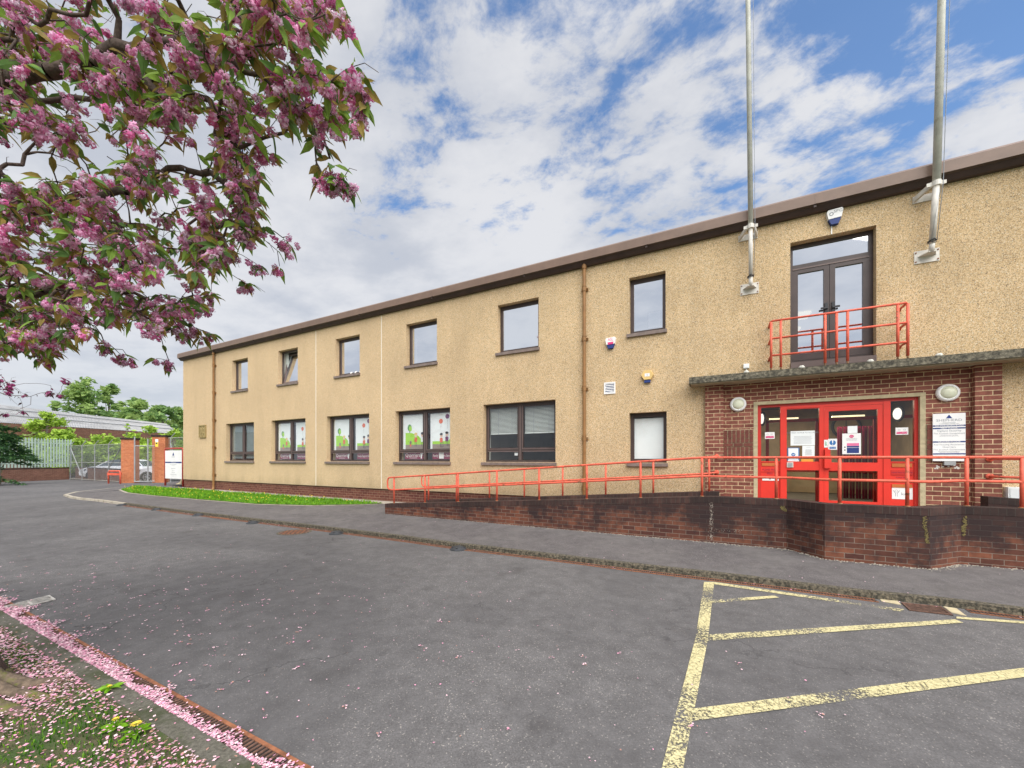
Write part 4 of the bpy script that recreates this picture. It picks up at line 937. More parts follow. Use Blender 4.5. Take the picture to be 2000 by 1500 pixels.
# chamfer corners of the rail
def railpath(S): return S[:9]+[(1.13, Yc, S[8][2]), (1.50, 7.38, S[8][2])]+S[9:11]+[(2.64, 7.38, S[8][2]), (3.10, 7.86, S[8][2])]+S[11:]
tp, lp = railpath(T), railpath(B2)
lz = 1.085
loop = [(x0+.10, Yc, lz-.32), (x0+.045, Yc, lz-.305), (x0+.01, Yc, lz-.26), (x0, Yc, lz-.2), (x0, Yc, lz-.1), (x0+.01, Yc, lz-.04), (x0+.045, Yc, lz), (x0+.1, Yc, lz+.008)]
mb = MB(); mb.tube(lp[::-1]+loop+tp, .0215, 'rail', 10); mb.build('rail', hr, True)
hi = thing('handrail', 'inner red handrail on the building side of the ramp', 'railing', (-4, 9, .9))
Yj = Yi+.09
pi = [(WX(x, Yj), Yj) for x in (837, 956, 1024, 1099, 1183, 1276, 1385)]
ri0, ri1 = WX(837, Yj), WX(1385, Yj)
def wt2(X): return .39+(X-WX(832, Yi))/(-.06-WX(832, Yi))*.54
def rt2(X): return 1.11+(X-ri0)/(ri1-ri0)*(1.63-1.11)
for x, y in pi: mb = MB(); mb.tube([(x, y, min(.93, wt2(x))-.01), (x, y, rt2(x)-.01)], .021, 'rail', 10); mb.build('post', hi, True)
x0 = WX(823.5, Yj); lz = 1.10
loop = [(x0+.11, Yj, lz-.32), (x0+.05, Yj, lz-.305), (x0+.012, Yj, lz-.26), (x0, Yj, lz-.2), (x0, Yj, lz-.1), (x0+.012, Yj, lz-.04), (x0+.05, Yj, lz), (x0+.11, Yj, lz+.01)]
T = [(x, y, rt2(x)) for x, y in pi]+[(.04, Yj, 1.65), (.05, 9.2, 1.65), (.05, YP, 1.65)]; B2 = [(x, y, rt2(x)-.335) for x, y in pi]+[(.04, Yj, 1.315), (.05, 9.2, 1.315), (.05, YP, 1.315)]
mb = MB(); mb.tube(B2[::-1]+loop+T, .0195, 'rail', 10)
for z in (1.65, 1.315): mb.lathe([(.05, 0), (.05, .012), (.03, .02), (.02, .022)], (.05, YP, z), (0, -1, 0), 'rail', 12)
mb.build('rail', hi, True)
h3 = thing('handrail', 'short red handrail fixed to the right brick pier', 'railing', (5, 9, .9))
mb = MB()
for z in (1.60, 1.31):
    xs_ = WX(1946, 9.1); mb.tube([(xs_, YP, z), (xs_, 9.12, z), (xs_+.05, 9.02, z), (5.2, 9.01, z-.03), (7.5, 9.01, z-.33)], .0205, 'rail', 10); mb.lathe([(.05, 0), (.05, .012), (.03, .02), (.02, .022)], (xs_, YP, z), (0, -1, 0), 'rail', 12)
mb.build('rail', h3, True)
for x in (4.9, 6.3): mb = MB(); mb.tube([(x, 9.01, .7), (x, 9.01, 1.55)], .021, 'rail', 10); mb.build('post', h3, True)

# ================================================================ THINGS ON THE WALL
def alarm(px_, py_, label, top_m, low_m, fn, w=.27, h=.28):
    p = onY(px_, py_, D0); t = thing('alarm_box', label, 'alarm box', (p.x, D0, p.z)); X, Z = p.x, p.z
    mb = MB(); out = [(X-w*.5, Z+h*.32), (X-w*.42, Z+h*.46), (X+w*.42, Z+h*.5), (X+w*.5, Z+h*.38), (X+w*.40, Z-h*.12), (X-w*.40, Z-h*.16)]
    mb.prismY([(a_, c_) for a_, c_ in out][::-1], D0-.075, D0, top_m, inset=.06); fn(mb, X, Z, D0-.0765); mb.build('cover', t)
    mb = MB(); low = [(X-w*.43, Z-h*.02), (X+w*.43, Z+h*.02), (X+w*.22, Z-h*.5), (X-w*.22, Z-h*.5)]
    mb.prismY(low[::-1], D0-.066, D0, low_m, inset=.06); mb.build('strobe', t); return t
def f_spg(mb, X, Z, y):
    mb.text('SPG', X+.045, Z+.085, y, .075, 'textgrey', sx=1.05)
    for k in range(16):
        a0, a1 = k*.3927, (k+1)*.3927
        mb.face([(X-.055+r_*math.cos(t), y, Z+.05+r_*math.sin(t)) for r_, t in ((.02, a0), (.034, a0), (.034, a1), (.02, a1))], 'textgrey')
def f_asl(mb, X, Z, y):
    mb.text('ASL', X+.005, Z+.075, y, .10, 'magenta', sx=.8); mb.prismY([(X-.07, Z+.015), (X+.075, Z+.02), (X+.065, Z-.035), (X-.055, Z-.04)][::-1], y-.001, y, 'magenta')
alarm(1629, 426, 'white and blue alarm box above the balcony doors', 'white', 'navy', f_spg, .26, .29)
alarm(1193.5, 671, 'white alarm box with pink lettering beside the tall downpipe', 'white', 'navy', f_asl, .255, .265)
mb = MB(); p = onY(1624, 443, D0); mb.box(p.x-.008, p.x+.008, D0-.012, D0, 5.86, p.z+.05, 'white'); tag(mb.build('cable_trunking'), 'short white cable trunking between the alarm box and the balcony doors', 'trunking')
p = onY(1265, 735, D0); t = thing('alarm_box', 'pale yellow hexagonal alarm box left of the entrance canopy', 'alarm box', (p.x, D0, p.z))
mb = MB(); hx_ = [(p.x+.14*math.cos(k*math.pi/3), p.z+.02+.125*math.sin(k*math.pi/3)) for k in range(6)]; mb.prismY(hx_[::-1], D0-.07, D0, 'amber', inset=.04); mb.rect(p.x-.055, p.x+.055, p.z-.015, p.z+.055, D0-.0715, 'white'); mb.text('6', p.x, p.z+.02, D0-.073, .05, 'textgrey'); mb.build('cover', t)
mb = MB(); mb.box(p.x-.065, p.x+.065, D0-.06, D0, p.z-.15, p.z-.095, 'navy'); mb.build('strobe', t)
p = onY(1191, 758, D0); t = thing('wall_vent', 'square white louvred vent beside the tall downpipe', 'vent', (p.x, D0, p.z))
mb = MB(); frame_rect(mb, p.x-.135, p.x+.135, p.z-.14, p.z+.14, D0-.02, D0, .03, 'white'); mb.rect(p.x-.1, p.x+.1, p.z-.11, p.z+.11, D0-.002, 'navy'); mb.build('vent_frame', t)
for k in range(6):
    z = p.z-.095+k*.038; mb = MB(); mb.hexa([(p.x-.104, D0-.018, z-.008), (p.x+.104, D0-.018, z-.008), (p.x+.104, D0-.004, z+.002), (p.x-.104, D0-.004, z+.002), (p.x-.104, D0-.018, z-.004), (p.x+.104, D0-.018, z-.004), (p.x+.104, D0-.004, z+.012), (p.x-.104, D0-.004, z+.012)], 'white'); mb.build('slat', t)
p = onY(1457.5, 715.5, D0); mb = MB(); mb.box(p.x-.05, p.x+.05, D0-.05, D0, p.z-.045, p.z+.045, 'paper'); mb.box(p.x-.03, p.x+.03, D0-.055, D0-.05, p.z-.03, p.z+.03, 'white'); mb.tube([(p.x, D0-.02, p.z-.04), (p.x, D0-.02, p.z-.09)], .01, 'white', 8)
tag(mb.build('junction_box'), 'tiny pale junction box on the wall just above the canopy', 'junction box')
p = onY(1202, 788, D0)
p = onY(1988, 962, D0); t = thing('utility_box', 'pale grey meter box low on the wall at the right edge', 'utility box', (p.x, D0, p.z))
mb = MB(); mb.box(p.x-.16, p.x+.30, D0-.12, D0, p.z-.13, p.z+.09, 'ltgrey' if 'ltgrey' in M else 'paper'); mb.build('case', t)
mb = MB(); mb.box(p.x-.14, p.x+.28, D0-.128, D0-.121, p.z-.11, p.z+.07, 'paper'); mb.box(p.x+.24, p.x+.26, D0-.135, D0-.128, p.z-.03, p.z, 'grey'); mb.build('lid', t)
for (px_, py_, lb) in ((1441.5, 790, 'round white bulkhead lamp left of the red doors'), (1849.5, 767.5, 'round white bulkhead lamp above the white sign board')):
    p = onY(px_, py_, YB); t = thing('wall_lamp', lb, 'wall lamp', (p.x, YB, p.z), group='bulkhead lamps either side of the entrance')
    mb = MB(); mb.lathe([(.145, 0), (.15, .015), (.148, .04), (.13, .06), (.108, .068), (.105, .06)], p, (0, -1, 0), 'white', 32); mb.build('rim', t, True)
    mb = MB(); mb.lathe([(.106, .058), (.09, .078), (.06, .092), (.03, .098), (0, .10)], p, (0, -1, 0), 'lens', 32); mb.build('lens', t, True)
# sign board right of door
p0, p1 = onY(1822, 812, YB-.05), onY(1886, 896, YB-.05)
X0, X1 = WX(1822, YB-.05), WX(1886, YB-.05); Z1 = onY(1822, 808.5, YB-.05).z; Z0 = onY(1822, 900.5, YB-.05).z
t = thing('directory_sign', 'white tenants board with navy bars on the brickwork right of the red doors', 'sign', (X0, YB, Z0))
mb = MB(); y = YB-.05; mb.box(X0, X1, y, YB-.03, Z0, Z1, 'white'); H = Z1-Z0; W = X1-X0; cx_ = (X0+X1)/2; y -= .0015
def Zf(f): return Z1-f*H
mb.face([(cx_-.10*W, y, Zf(.105)), (cx_+.10*W, y, Zf(.105)), (cx_, y, Zf(.025))], 'navy')
mb.text('SHEPHERD', cx_, Zf(.145), y, .058, 'textgrey', sx=1.15); mb.rect(cx_-.2*W, cx_+.2*W, Zf(.197), Zf(.191), y, 'textgrey'); mb.text('CHARTERED SURVEYORS', cx_, Zf(.218), y, .022, 'textgrey')
for f0, f1, s in ((.243, .272, '107 WHITBURN ROAD'), (.297, .325, 'FIRST FLOOR'), (.582, .61, 'GROUND FLOOR'), (.835, .862, '')):
    mb.rect(X0+.001, X1-.001, Zf(f1), Zf(f0), y, 'navy')
    if s: mb.text(s, cx_, Zf((f0+f1)/2), y-.0015, .033, 'white', sx=1.05)
for f, s, sz_ in ((.365, 'Vigilant Security', .045), (.42, 'The Scottish Government', .036), (.455, 'Directorate for Learning', .02), (.475, 'Education and Lifelong Learning', .018), (.655, 'Key Housing Association', .036), (.705, 'Quarriers', .04), (.76, 'The Scottish Government', .036), (.795, 'Rural Payments and Inspections', .02), (.815, 'Agriculture and Fisheries Office', .018), (.905, 'Driving Standards Agency', .034)):
    mb.text(s, cx_, Zf(f), y, sz_, 'textgrey', sx=1.02)
mb.build('board', t)
mb = MB(); mb.box(X0+.02, X1-.02, YB-.03, YB, Z0+.1, Z0+.14, 'grey'); mb.box(cx_-.06, cx_+.08, YB-.06, YB, Z0-.07, Z0-.005, 'grey'); mb.build('bracket', t)
# scraped whitewash patch below sign
mb = MB(); random.seed(11)
pc = onY(1849, 912, YB)
for k in range(30):
    a_ = random.uniform(0, 3.14); r_ = random.uniform(.10, .14); x_ = pc.x+r_*1.1*math.cos(a_); z_ = pc.z-.03+r_*.6*math.sin(a_)*random.choice((1, .5)); s_ = random.uniform(.008, .02)
    mb.face([(x_+s_*random.uniform(.6, 1.3)*math.cos(q_*1.05), YB-.003-k*.00003, z_+s_*random.uniform(.5, 1)*math.sin(q_*1.05)) for q_ in range(6)], 'white_dirty')
tag(mb.build('scraped_adhesive'), 'pale scraped glue marks on the brick below the tenants board', 'stain')

# notices on the doors
YN = YD+.020
def notice(x0, y0, x1, y1, label, m, fn=None, D=YD+.018, name='notice'):
    a_, c_ = onY(x0, (y0+y1)/2, D), onY(x1, (y0+y1)/2, D); zt = onY((x0+x1)/2, y0, D).z; zb = onY((x0+x1)/2, y1, D).z
    mb = MB(); mb.box(a_.x, c_.x, D-.0015, D+.0015, zb, zt, m)
    if fn: fn(mb, a_.x, c_.x, zb, zt, D-.003)
    return tag(mb.build(name), label, 'notice')
def lines(n_, f0, f1, ind=.1, m='textgrey', hdr=None):
    def f(mb, a_, c_, zb, zt, y):
        H_ = zt-zb; W_ = c_-a_
        for i in range(n_):
            z = zt-H_*(f0+(f1-f0)*i/max(1, n_-1)); l = random.uniform(0, .25); mb.rect(a_+W_*(ind+l*.3), c_-W_*(ind+l*.3), z-.0022, z+.0022, y, m)
        if hdr: mb.text(hdr, (a_+c_)/2, zt-H_*.13, y, W_*.085, 'textgrey')
    return f
notice(1544, 841.5, 1591.5, 870, 'wide landscape paper notice at the top of the left fixed door pane', 'paper', lines(7, .38, .85, .08, hdr='IMPORTANT NOTICE TO ALL VISITORS'))
notice(1567, 870.5, 1591, 893, 'small portrait paper notice under the wide landscape one', 'paper', lines(7, .35, .8, .2, hdr='NOTICE'))
def f_tick(mb, a_, c_, zb, zt, y):
    W_ = c_-a_; H_ = zt-zb; cx_, cz_ = (a_+c_)/2, zb+H_*.42
    mb.rect(a_+W_*.08, c_-W_*.08, zb+H_*.12, zt-H_*.04, y, 'paper'); mb.ell(cx_, cz_+.02, .034, .034, y-.001, 'blue', 20)
    mb.face([(cx_-.018, y-.002, cz_+.02), (cx_-.012, y-.002, cz_+.028), (cx_-.004, y-.002, cz_+.016), (cx_+.016, y-.002, cz_+.038), (cx_+.022, y-.002, cz_+.031), (cx_-.004, y-.002, cz_+.002)], 'white'); mb.rect(a_+W_*.04, c_-W_*.02, zb, zb+H_*.09, y, 'white')
notice(1538, 874.5, 1561, 901, 'blue bordered notice with a white tick in a circle, above the keypad', 'blue', f_tick)
notice(1565, 896.5, 1588.5, 901.5, 'narrow orange card at the foot of the left door pane', 'orange_card')
def f_mand(mb, a_, c_, zb, zt, y):
    W_ = c_-a_; H_ = zt-zb; cx_ = (a_+c_)/2; mb.ell(cx_, zt-H_*.36, W_*.36, W_*.36, y, 'blue', 24)
    mb.face([(cx_-W_*.07, y-.001, zt-H_*.13), (cx_+W_*.07, y-.001, zt-H_*.13), (cx_+W_*.04, y-.001, zt-H_*.42), (cx_-W_*.04, y-.001, zt-H_*.42)], 'white'); mb.ell(cx_, zt-H_*.53, W_*.06, W_*.05, y-.001, 'white')
    mb.rect(a_+W_*.14, c_-W_*.14, zb+H_*.09, zb+H_*.28, y, 'blue'); mb.text('KEEP CLEAR', cx_, zb+H_*.185, y-.001, W_*.115, 'white')
notice(1617.5, 857, 1635, 878.5, 'white sticker with a blue exclamation circle on the right door', 'white', f_mand, YD-.004)
def f_exit(mb, a_, c_, zb, zt, y):
    W_ = c_-a_; H_ = zt-zb; mb.rect(a_+W_*.3, a_+W_*.42, zb+H_*.2, zt-H_*.2, y, 'green_sign'); mb.ell(a_+W_*.62, zt-H_*.32, W_*.1, W_*.12, y, 'green_sign'); mb.rect(a_+W_*.52, a_+W_*.66, zb+H_*.35, zt-H_*.45, y, 'green_sign'); mb.rect(a_+W_*.66, a_+W_*.78, zb+H_*.2, zb+H_*.35, y, 'green_sign')
notice(1609.5, 859, 1617, 874, 'small green and white exit sticker on the door stile', 'paper', f_exit, YD-.004)
def f_cov(mb, a_, c_, zb, zt, y):
    W_ = c_-a_; H_ = zt-zb; cx_ = (a_+c_)/2; mb.ell(cx_, zt-H_*.14, W_*.125, W_*.11, y, 'magenta', 20); mb.text('STOP', cx_, zt-H_*.14, y-.001, W_*.085, 'white')
    mb.text('CORONAVIRUS', cx_, zt-H_*.26, y, W_*.085, 'textgrey'); mb.text('INFORMATION', cx_, zt-H_*.325, y, W_*.085, 'textgrey')
    mb.rect(a_+W_*.25, c_-W_*.1, zt-H_*.60, zt-H_*.47, y, 'pinkbar'); mb.rect(a_+W_*.25, c_-W_*.1, zt-H_*.675, zt-H_*.605, y, 'navy'); mb.rect(a_+W_*.25, c_-W_*.1, zt-H_*.95, zt-H_*.69, y, 'navy')
    for f_ in (.66, .80): mb.ell(a_+W_*.14, zt-H_*f_, .012, .012, y, 'black')
notice(1645, 846.5, 1681.5, 887, 'white poster with a red STOP circle and pink and navy bars on the right door', 'white', f_cov)
notice(1655.5, 832, 1674.5, 846, 'small blank paper square above the STOP poster', 'paper')
def f_phone(mb, a_, c_, zb, zt, y):
    W_ = c_-a_; H_ = zt-zb; mb.prismY([(a_+W_*.08, zb+H_*.12), (c_-W_*.08, zb+H_*.12), (c_-W_*.08, zb+H_*.42), (a_+W_*.08, zb+H_*.42)][::-1], y-.0005, y, 'magenta'); mb.text('CCTV IN OPERATION', (a_+c_)/2, zb+H_*.27, y-.001, W_*.085, 'white')
    for s in (.28, .7):
        for k in range(12):
            a0, a1 = k*.5236, (k+1)*.5236; mb.face([(a_+W_*s+r_*math.cos(t_)*1.4, y, zb+H_*.68+r_*math.sin(t_)) for r_, t_ in ((.010, a0), (.013, a0), (.013, a1), (.010, a1))], 'textgrey')
notice(1494, 844, 1513, 857, 'small white and crimson sticker on the left side light', 'white', f_phone, YD+.03, 'sticker')
notice(1749, 835, 1774, 849, 'small white and crimson sticker on the right side light', 'white', f_phone, YD+.03, 'sticker')
def f_key(mb, a_, c_, zb, zt, y):
    W_ = c_-a_; H_ = zt-zb; mb.text('key', a_+W_*.66, zb+H_*.45, y, W_*.27, 'textgrey', sx=1.15); cx_ = a_+W_*.22
    for k in range(14):
        a0, a1 = k*.4488, (k+1)*.4488; mb.face([(cx_+r_*math.cos(t_), y, zt-H_*.3+r_*math.sin(t_)) for r_, t_ in ((.018, a0), (.023, a0), (.023, a1), (.018, a1))], 'textgrey')
    for s in (-1, 1):
        mb.rect(cx_+s*.012-.003, cx_+s*.012+.003, zb+H_*.22, zb+H_*.52, y, 'textgrey')
        mb.face([(cx_+s*.012, y, zb+H_*.52), (cx_+s*.018, y, zb+H_*.50), (cx_+s*.046, y, zb+H_*.74), (cx_+s*.040, y, zb+H_*.76)], 'textgrey')
notice(1742, 952.5, 1782.5, 975, 'white sign reading key at the foot of the right red panel', 'white', f_key, YD+.016, 'door_sign')
# wall clock and lit lamps inside the hall
t = thing('wall_clock', 'dark round wall clock seen through the right door glass', 'clock', (2.7, 14.1, 2.0))
pc = onY(1652, 833, 14.1); mb = MB(); mb.lathe([(.30, 0), (.34, .02), (.30, .04), (.27, .03)], pc, (0, -1, 0), 'black', 24); mb.build('rim', t)
mb = MB(); mb.lathe([(0, .01), (.28, .01)], pc, (0, -1, 0), 'hall', 24); mb.box(pc.x-.006, pc.x+.006, pc.y-.03, pc.y-.02, pc.z, pc.z+.2, 'black'); mb.box(pc.x, pc.x+.14, pc.y-.03, pc.y-.02, pc.z-.006, pc.z+.006, 'black'); mb.build('face', t)
for (px_, py_, D_, lb) in ((1753, 808, 9.75, 'lit oval lamp glowing behind the right side light'), (1488, 818, 9.8, 'lit oval lamp glowing at the left edge of the left side light')):
    p = onY(px_, py_, D_); t = thing('hall_lamp', lb, 'lamp', p)
    mb = MB(); mb.lathe([(0, .03), (.08, .025), (.105, .012), (.11, 0)], p, (-.97, -.24, 0), 'lamp_white', 20); o = mb.build('diffuser', t, True); mb = MB(); mb.lathe([(.11, 0), (.15, .0), (.15, -.02)], p, (-.97, -.24, 0), 'black', 20); mb.build('rim', t)

# flagpoles
def flagpole(label, low, up, topp, side):
    t = thing('flagpole', label, 'flagpole', low)
    low, up, topp = Vector(low), Vector(up), Vector(topp)
    mb = MB(); ext = topp+(topp-up)*.45; mb.tube([low-Vector((0, 0, .02)), low.lerp(up, .15)], .038, 'white_dirty', 12); mb.tube([low.lerp(up, .12), up+Vector((0, 0, .05))], .044*side, 'white_dirty', 12); mb.build('lower_pole', t, True)
    mb = MB(); mb.tube([up+(topp-up)*.012, topp, ext], [.053*side, .050*side, .046*side], 'galv', 14); mb.build('upper_pole', t, True)
    mb = MB(); mb.tube([low.lerp(up, .16)+Vector((.052, -.02, 0)), up+Vector((.07, -.03, 0)), topp+Vector((.085, -.03, 0)), ext+Vector((.09, -.05, 0))], .005, 'textgrey', 6); mb.tube([low.lerp(up, .16)+Vector((-.03, -.05, 0)), low.lerp(up, .9)+Vector((.03, -.055, 0))], .0028, 'textgrey', 6)
    for k in range(9): a_ = k*1.9; c_ = low.lerp(up, .14+.01*(k % 4)); mb.tube([c_+Vector((.055*math.cos(a_), .055*math.sin(a_), 0)), c_+Vector((.06*math.cos(a_+1), .06*math.sin(a_+1), .02)), c_+Vector((.055*math.cos(a_+2), .055*math.sin(a_+2), -.01))], .007, 'black', 5)
    mb.build('halyard', t, True)
    mb = MB(); x, z = low.x, low.z
    mb.box(x-.17, x+.15, D0-.014, D0, z-.12, z+.10, 'white_dirty')
    mb.hexa([(x-.13, D0-.012, z-.01), (x+.11, D0-.012, z-.01), (x+.04, low.y-.03, z-.01), (x-.04, low.y-.03, z-.01), (x-.13, D0-.012, z+.004), (x+.11, D0-.012, z+.004), (x+.04, low.y-.03, z+.004), (x-.04, low.y-.03, z+.004)], 'white_dirty')
    for a_, c_ in ((-.15, -.09), (-.15, .07), (.13, -.09), (.13, .07)): mb.lathe([(.012, 0), (.012, .01), (0, .012)], (x+a_, D0-.014, z+c_), (0, -1, 0), 'rust', 8)
    mb.build('lower_bracket', t)
    mb = MB(); x, z = up.x, up.z
    mb.box(x-.2, x+.14, D0-.014, D0, z-.10, z+.02, 'white_dirty')
    for s in (-1, 1):
        xo = x+(s*.15 if s > 0 else s*.15)-(.03 if s < 0 else .03)
        mb.hexa([(xo-.02, D0-.012, z-.08), (xo+.02, D0-.012, z-.08), (x+s*.06+.015, up.y, z-.02), (x+s*.06-.015, up.y, z-.02), (xo-.02, D0-.012, z+.0), (xo+.02, D0-.012, z+.0), (x+s*.06+.015, up.y, z+.06), (x+s*.06-.015, up.y, z+.06)], 'white_dirty')
    mb.tube([(x, up.y, z-.02), (x, up.y, z+.06)], .060, 'white_dirty', 14); mb.box(x-.12, x+.12, up.y-.006, up.y+.006, z-.01, z+.05, 'white_dirty'); mb.build('upper_bracket', t)
flagpole('left flagpole, fixed to the wall between the upper window and the balcony doors', (.661, 9.2, 5.10), (.651, 9.06, 6.20), (.596, 8.95, 10.7), .86)
flagpole('right flagpole, the thicker one, fixed right of the balcony doors', (3.30, 9.2, 5.14), (3.31, 9.06, 6.19), (3.333, 8.95, 9.2), 1)

# ================================================================ FAR LEFT: SIGN, GATE, FENCES, CARS
RV = Vector((CT, ST, 0)); FV = Vector((-ST, CT, 0)); AR = TH      # right and forward vectors of the view; things set out square to them
def gpt(x, Z, z=0.0): p = atZ(x, YH, Z); return Vector((p.x, p.y, z))
def hz(y, Z): return CZ+(YH-y)/FPX*Z
# directory sign on posts
Zs = 20.6
sL, sR = gpt(323, Zs-.2, .12), gpt(357.5, Zs-.9, .12); zt = hz(876, Zs-.5)
t = thing('directory_sign', 'freestanding white tenants board on red posts at the far corner of the lawn', 'sign', (sL+sR)/2)
mb = MB(); mb.tube([sL, (sL.x, sL.y, zt-.08), (sL.x, sL.y, zt-.02)]+[((sL.x*.95+sR.x*.05), (sL.y*.95+sR.y*.05), zt), ((sL.x*.05+sR.x*.95), (sL.y*.05+sR.y*.95), zt), (sR.x, sR.y, zt-.02), (sR.x, sR.y, zt-.08), sR], .045, 'sign_red', 10); mb.build('post_frame', t, True)
d = (sR-sL); d.z = 0; W = d.length; d.normalize(); nn = Vector((d.y, -d.x, 0))
zb0, zb1 = hz(934.5, Zs-.4), hz(880, Zs-.4); Hh = zb1-zb0
mb = MB(); A = sL+d*.05+nn*.03; B_ = sR-d*.06+nn*.03
mb.hexa([(A.x, A.y, zb0), (B_.x, B_.y, zb0), (B_.x-nn.x*.03, B_.y-nn.y*.03, zb0), (A.x-nn.x*.03, A.y-nn.y*.03, zb0), (A.x, A.y, zb1), (B_.x, B_.y, zb1), (B_.x-nn.x*.03, B_.y-nn.y*.03, zb1), (A.x-nn.x*.03, A.y-nn.y*.03, zb1)], 'white')
Cc = (A+B_)/2+nn*.003; Wb = (B_-A).length
def sp(u, f): return (Cc.x+d.x*u, Cc.y+d.y*u, zb1-f*Hh)
mb.face([sp(-.09, .18), sp(.09, .18), sp(0, .06)], 'navy'); mb.face([sp(-Wb/2+.01, .445), sp(Wb/2-.01, .445), sp(Wb/2-.01, .40), sp(-Wb/2+.01, .40)], 'navy')
def st(s, f, sz_, m='textgrey', k=0.002): mb.text(s, 0, 0, 0, sz_, m, xdir=d, up=(0, 0, 1), org=Vector(sp(0, f))+nn*k)
st('SHEPHERD', .23, .07); st('___________', .29, .06); st('GROUND FLOOR', .422, .06, 'white')
for s, f, z_ in (('The Scottish Government', .50, .06), ('Rural Payments', .54, .04), ('Vigilant Security', .635, .065), ('Quarriers', .71, .06), ('Key Housing', .775, .06), ('Driving Standards Agency', .85, .06), ('Test Centre', .905, .04)): st(s, f, z_)
mb.build('board', t)
mb = MB(); q0 = gpt(352, 21.4, .12); mb.hexa([(q0.x-.5, q0.y-.2, .1), (q0.x+.3, q0.y-.1, .1), (q0.x+.3, q0.y+.2, .1), (q0.x-.4, q0.y+.2, .1), (q0.x-.1, q0.y, .3), (q0.x+.25, q0.y, .62), (q0.x+.25, q0.y+.1, .62), (q0.x-.1, q0.y+.1, .3)], 'surround'); tag(mb.build('rubble_heap'), 'small pale lump of rubble leaning at the corner behind the sign', 'rubble')

def pillar(x0, x1, Z, ytop, label):
    z1_ = hz(ytop, Z); p = gpt((x0+x1)/2, Z+.25); t = thing('gate_pillar', label, 'pillar', (p.x, p.y, 0)); w_ = (x1-x0)/FPX*Z*.80
    mb = MB(); mb.obox(p, w_, .5, -.05, z1_-.12, AR+R(14), 'brick_orange'); mb.build('shaft', t)
    mb = MB(); mb.obox(p, w_+.08, .58, z1_-.119, z1_, AR+R(14), 'cope'); mb.build('cap', t); return t, p, z1_
tA, pA_, zA = pillar(241, 268, 25.6, 855, 'tall orange brick gate pillar with the red hoop stand at its foot')
tB, pB_, zB = pillar(301, 328, 26.0, 849.5, 'tall orange brick gate pillar carrying a yellow warning notice')
pn = gpt(306.2, 25.6, 0); zc = hz(865, 25.6)
mb = MB(); mb.obox(pn, .16, .01, zc-.25, zc+.05, AR+R(14), 'yellow'); mb.obox((pn.x, pn.y), .155, .012, zc+.052, zc+.24, AR+R(14), 'white'); mb.obox((pn.x-.004, pn.y-.006), .08, .012, zc-.08, zc+.02, AR+R(14), 'black'); tag(mb.build('warning_notice'), 'yellow and white warning notice on the right gate pillar', 'notice')
# chain-link gate and fences
def mesh_panel(mb, a, c, z0, z1, m='galv', sp_=.11, r=.0035):
    a, c = Vector(a), Vector(c); L_ = (c-a).length; d = (c-a).normalized(); H_ = z1-z0; n_ = int((L_+H_)/sp_)
    for i in range(n_):
        for sgn in (1, -1):
            u0 = i*sp_-(H_ if sgn > 0 else 0); pts = []
            ua, za, ub, zb = (u0, z0, u0+H_, z1) if sgn > 0 else (u0, z0, u0-H_, z1)
            # clip
            def cl(u1, z1_, u2, z2_):
                lo, hi = 0.0, 1.0; du = u2-u1
                for bnd, s_ in ((0, 1), (L_, -1)):
                    f = (bnd-u1)/du
                    if (du > 0) == (s_ > 0): lo = max(lo, f)
                    else: hi = min(hi, f)
                return lo, hi
            lo, hi = cl(ua, za, ub, zb)
            if hi-lo < .01: continue
            p = a+d*(ua+(ub-ua)*lo); q_ = a+d*(ua+(ub-ua)*hi); zz0, zz1 = za+(zb-za)*lo, za+(zb-za)*hi
            mb.tube([(p.x, p.y, zz0), (q_.x, q_.y, zz1)], r, m, 3, False)
gt = thing('gate', 'galvanised chain link gate between the two orange brick pillars', 'gate', gpt(285, 25.8))
gA, gB = gpt(263, 25.3), gpt(302, 25.7); zg1 = hz(871, 25.5)
mb = MB(); mb.tube([(gA.x, gA.y, .08), (gA.x, gA.y, hz(853, 25.3))], .04, 'grey', 8); gm = gA.lerp(gB, .66); mb.tube([(gm.x, gm.y, .08), (gm.x, gm.y, hz(857, 25.5))], .04, 'grey', 8)
for z in (.12, zg1): mb.tube([(gA.x, gA.y, z), (gB.x, gB.y, z)], .03, 'grey', 8)
mb.build('gate_frame', gt); mb = MB(); mesh_panel(mb, gA, gB, .12, zg1); mb.build('wire_mesh', gt)
def linkfence(label, a, c, z0, z1, posts, brace=()):
    t = thing('chain_link_fence', label, 'fence', ((a[0]+c[0])/2, (a[1]+c[1])/2, 0)); mb = MB(); mesh_panel(mb, a, c, z0, z1, 'grey', .10, .004); mb.build('wire_mesh', t)
    a, c = Vector(a), Vector(c); back = FV
    for u in posts:
        p = a.lerp(c, u); mb = MB(); mb.tube([(p.x, p.y, -.05), (p.x, p.y, z1), (p.x+.28*RV.x, p.y+.28*RV.y, z1+.32)], .028, 'grey', 6); mb.build('post', t)
    for z in (z0+.02, z1, (z0+z1)/2): mb = MB(); mb.tube([(a.x, a.y, z), (c.x, c.y, z)], .012, 'galv', 4); mb.build('line_wire', t)
    for (u0, zz0, u1, zz1) in brace: p, q_ = a.lerp(c, u0), a.lerp(c, u1); mb = MB(); mb.tube([(p.x, p.y, zz0), (q_.x, q_.y, zz1)], .03, 'grey', 6); mb.build('brace', t)
    return t
cL, cR = gpt(137, 30.2), gpt(241, 25.9)
linkfence('chain link fence between the green palisade and the left gate pillar', cL, cR, .05, 2.6, [0, .25, .5, .75, .97], ((.01, 2.45, .25, .3), (.97, 2.45, .75, .9)))
linkfence('short chain link fence between the right gate pillar and the office corner', gpt(329, 25.2), gpt(372, 24.6), .05, hz(855, 25), [.1, .75], ((.1, 2.6, .5, .3),))
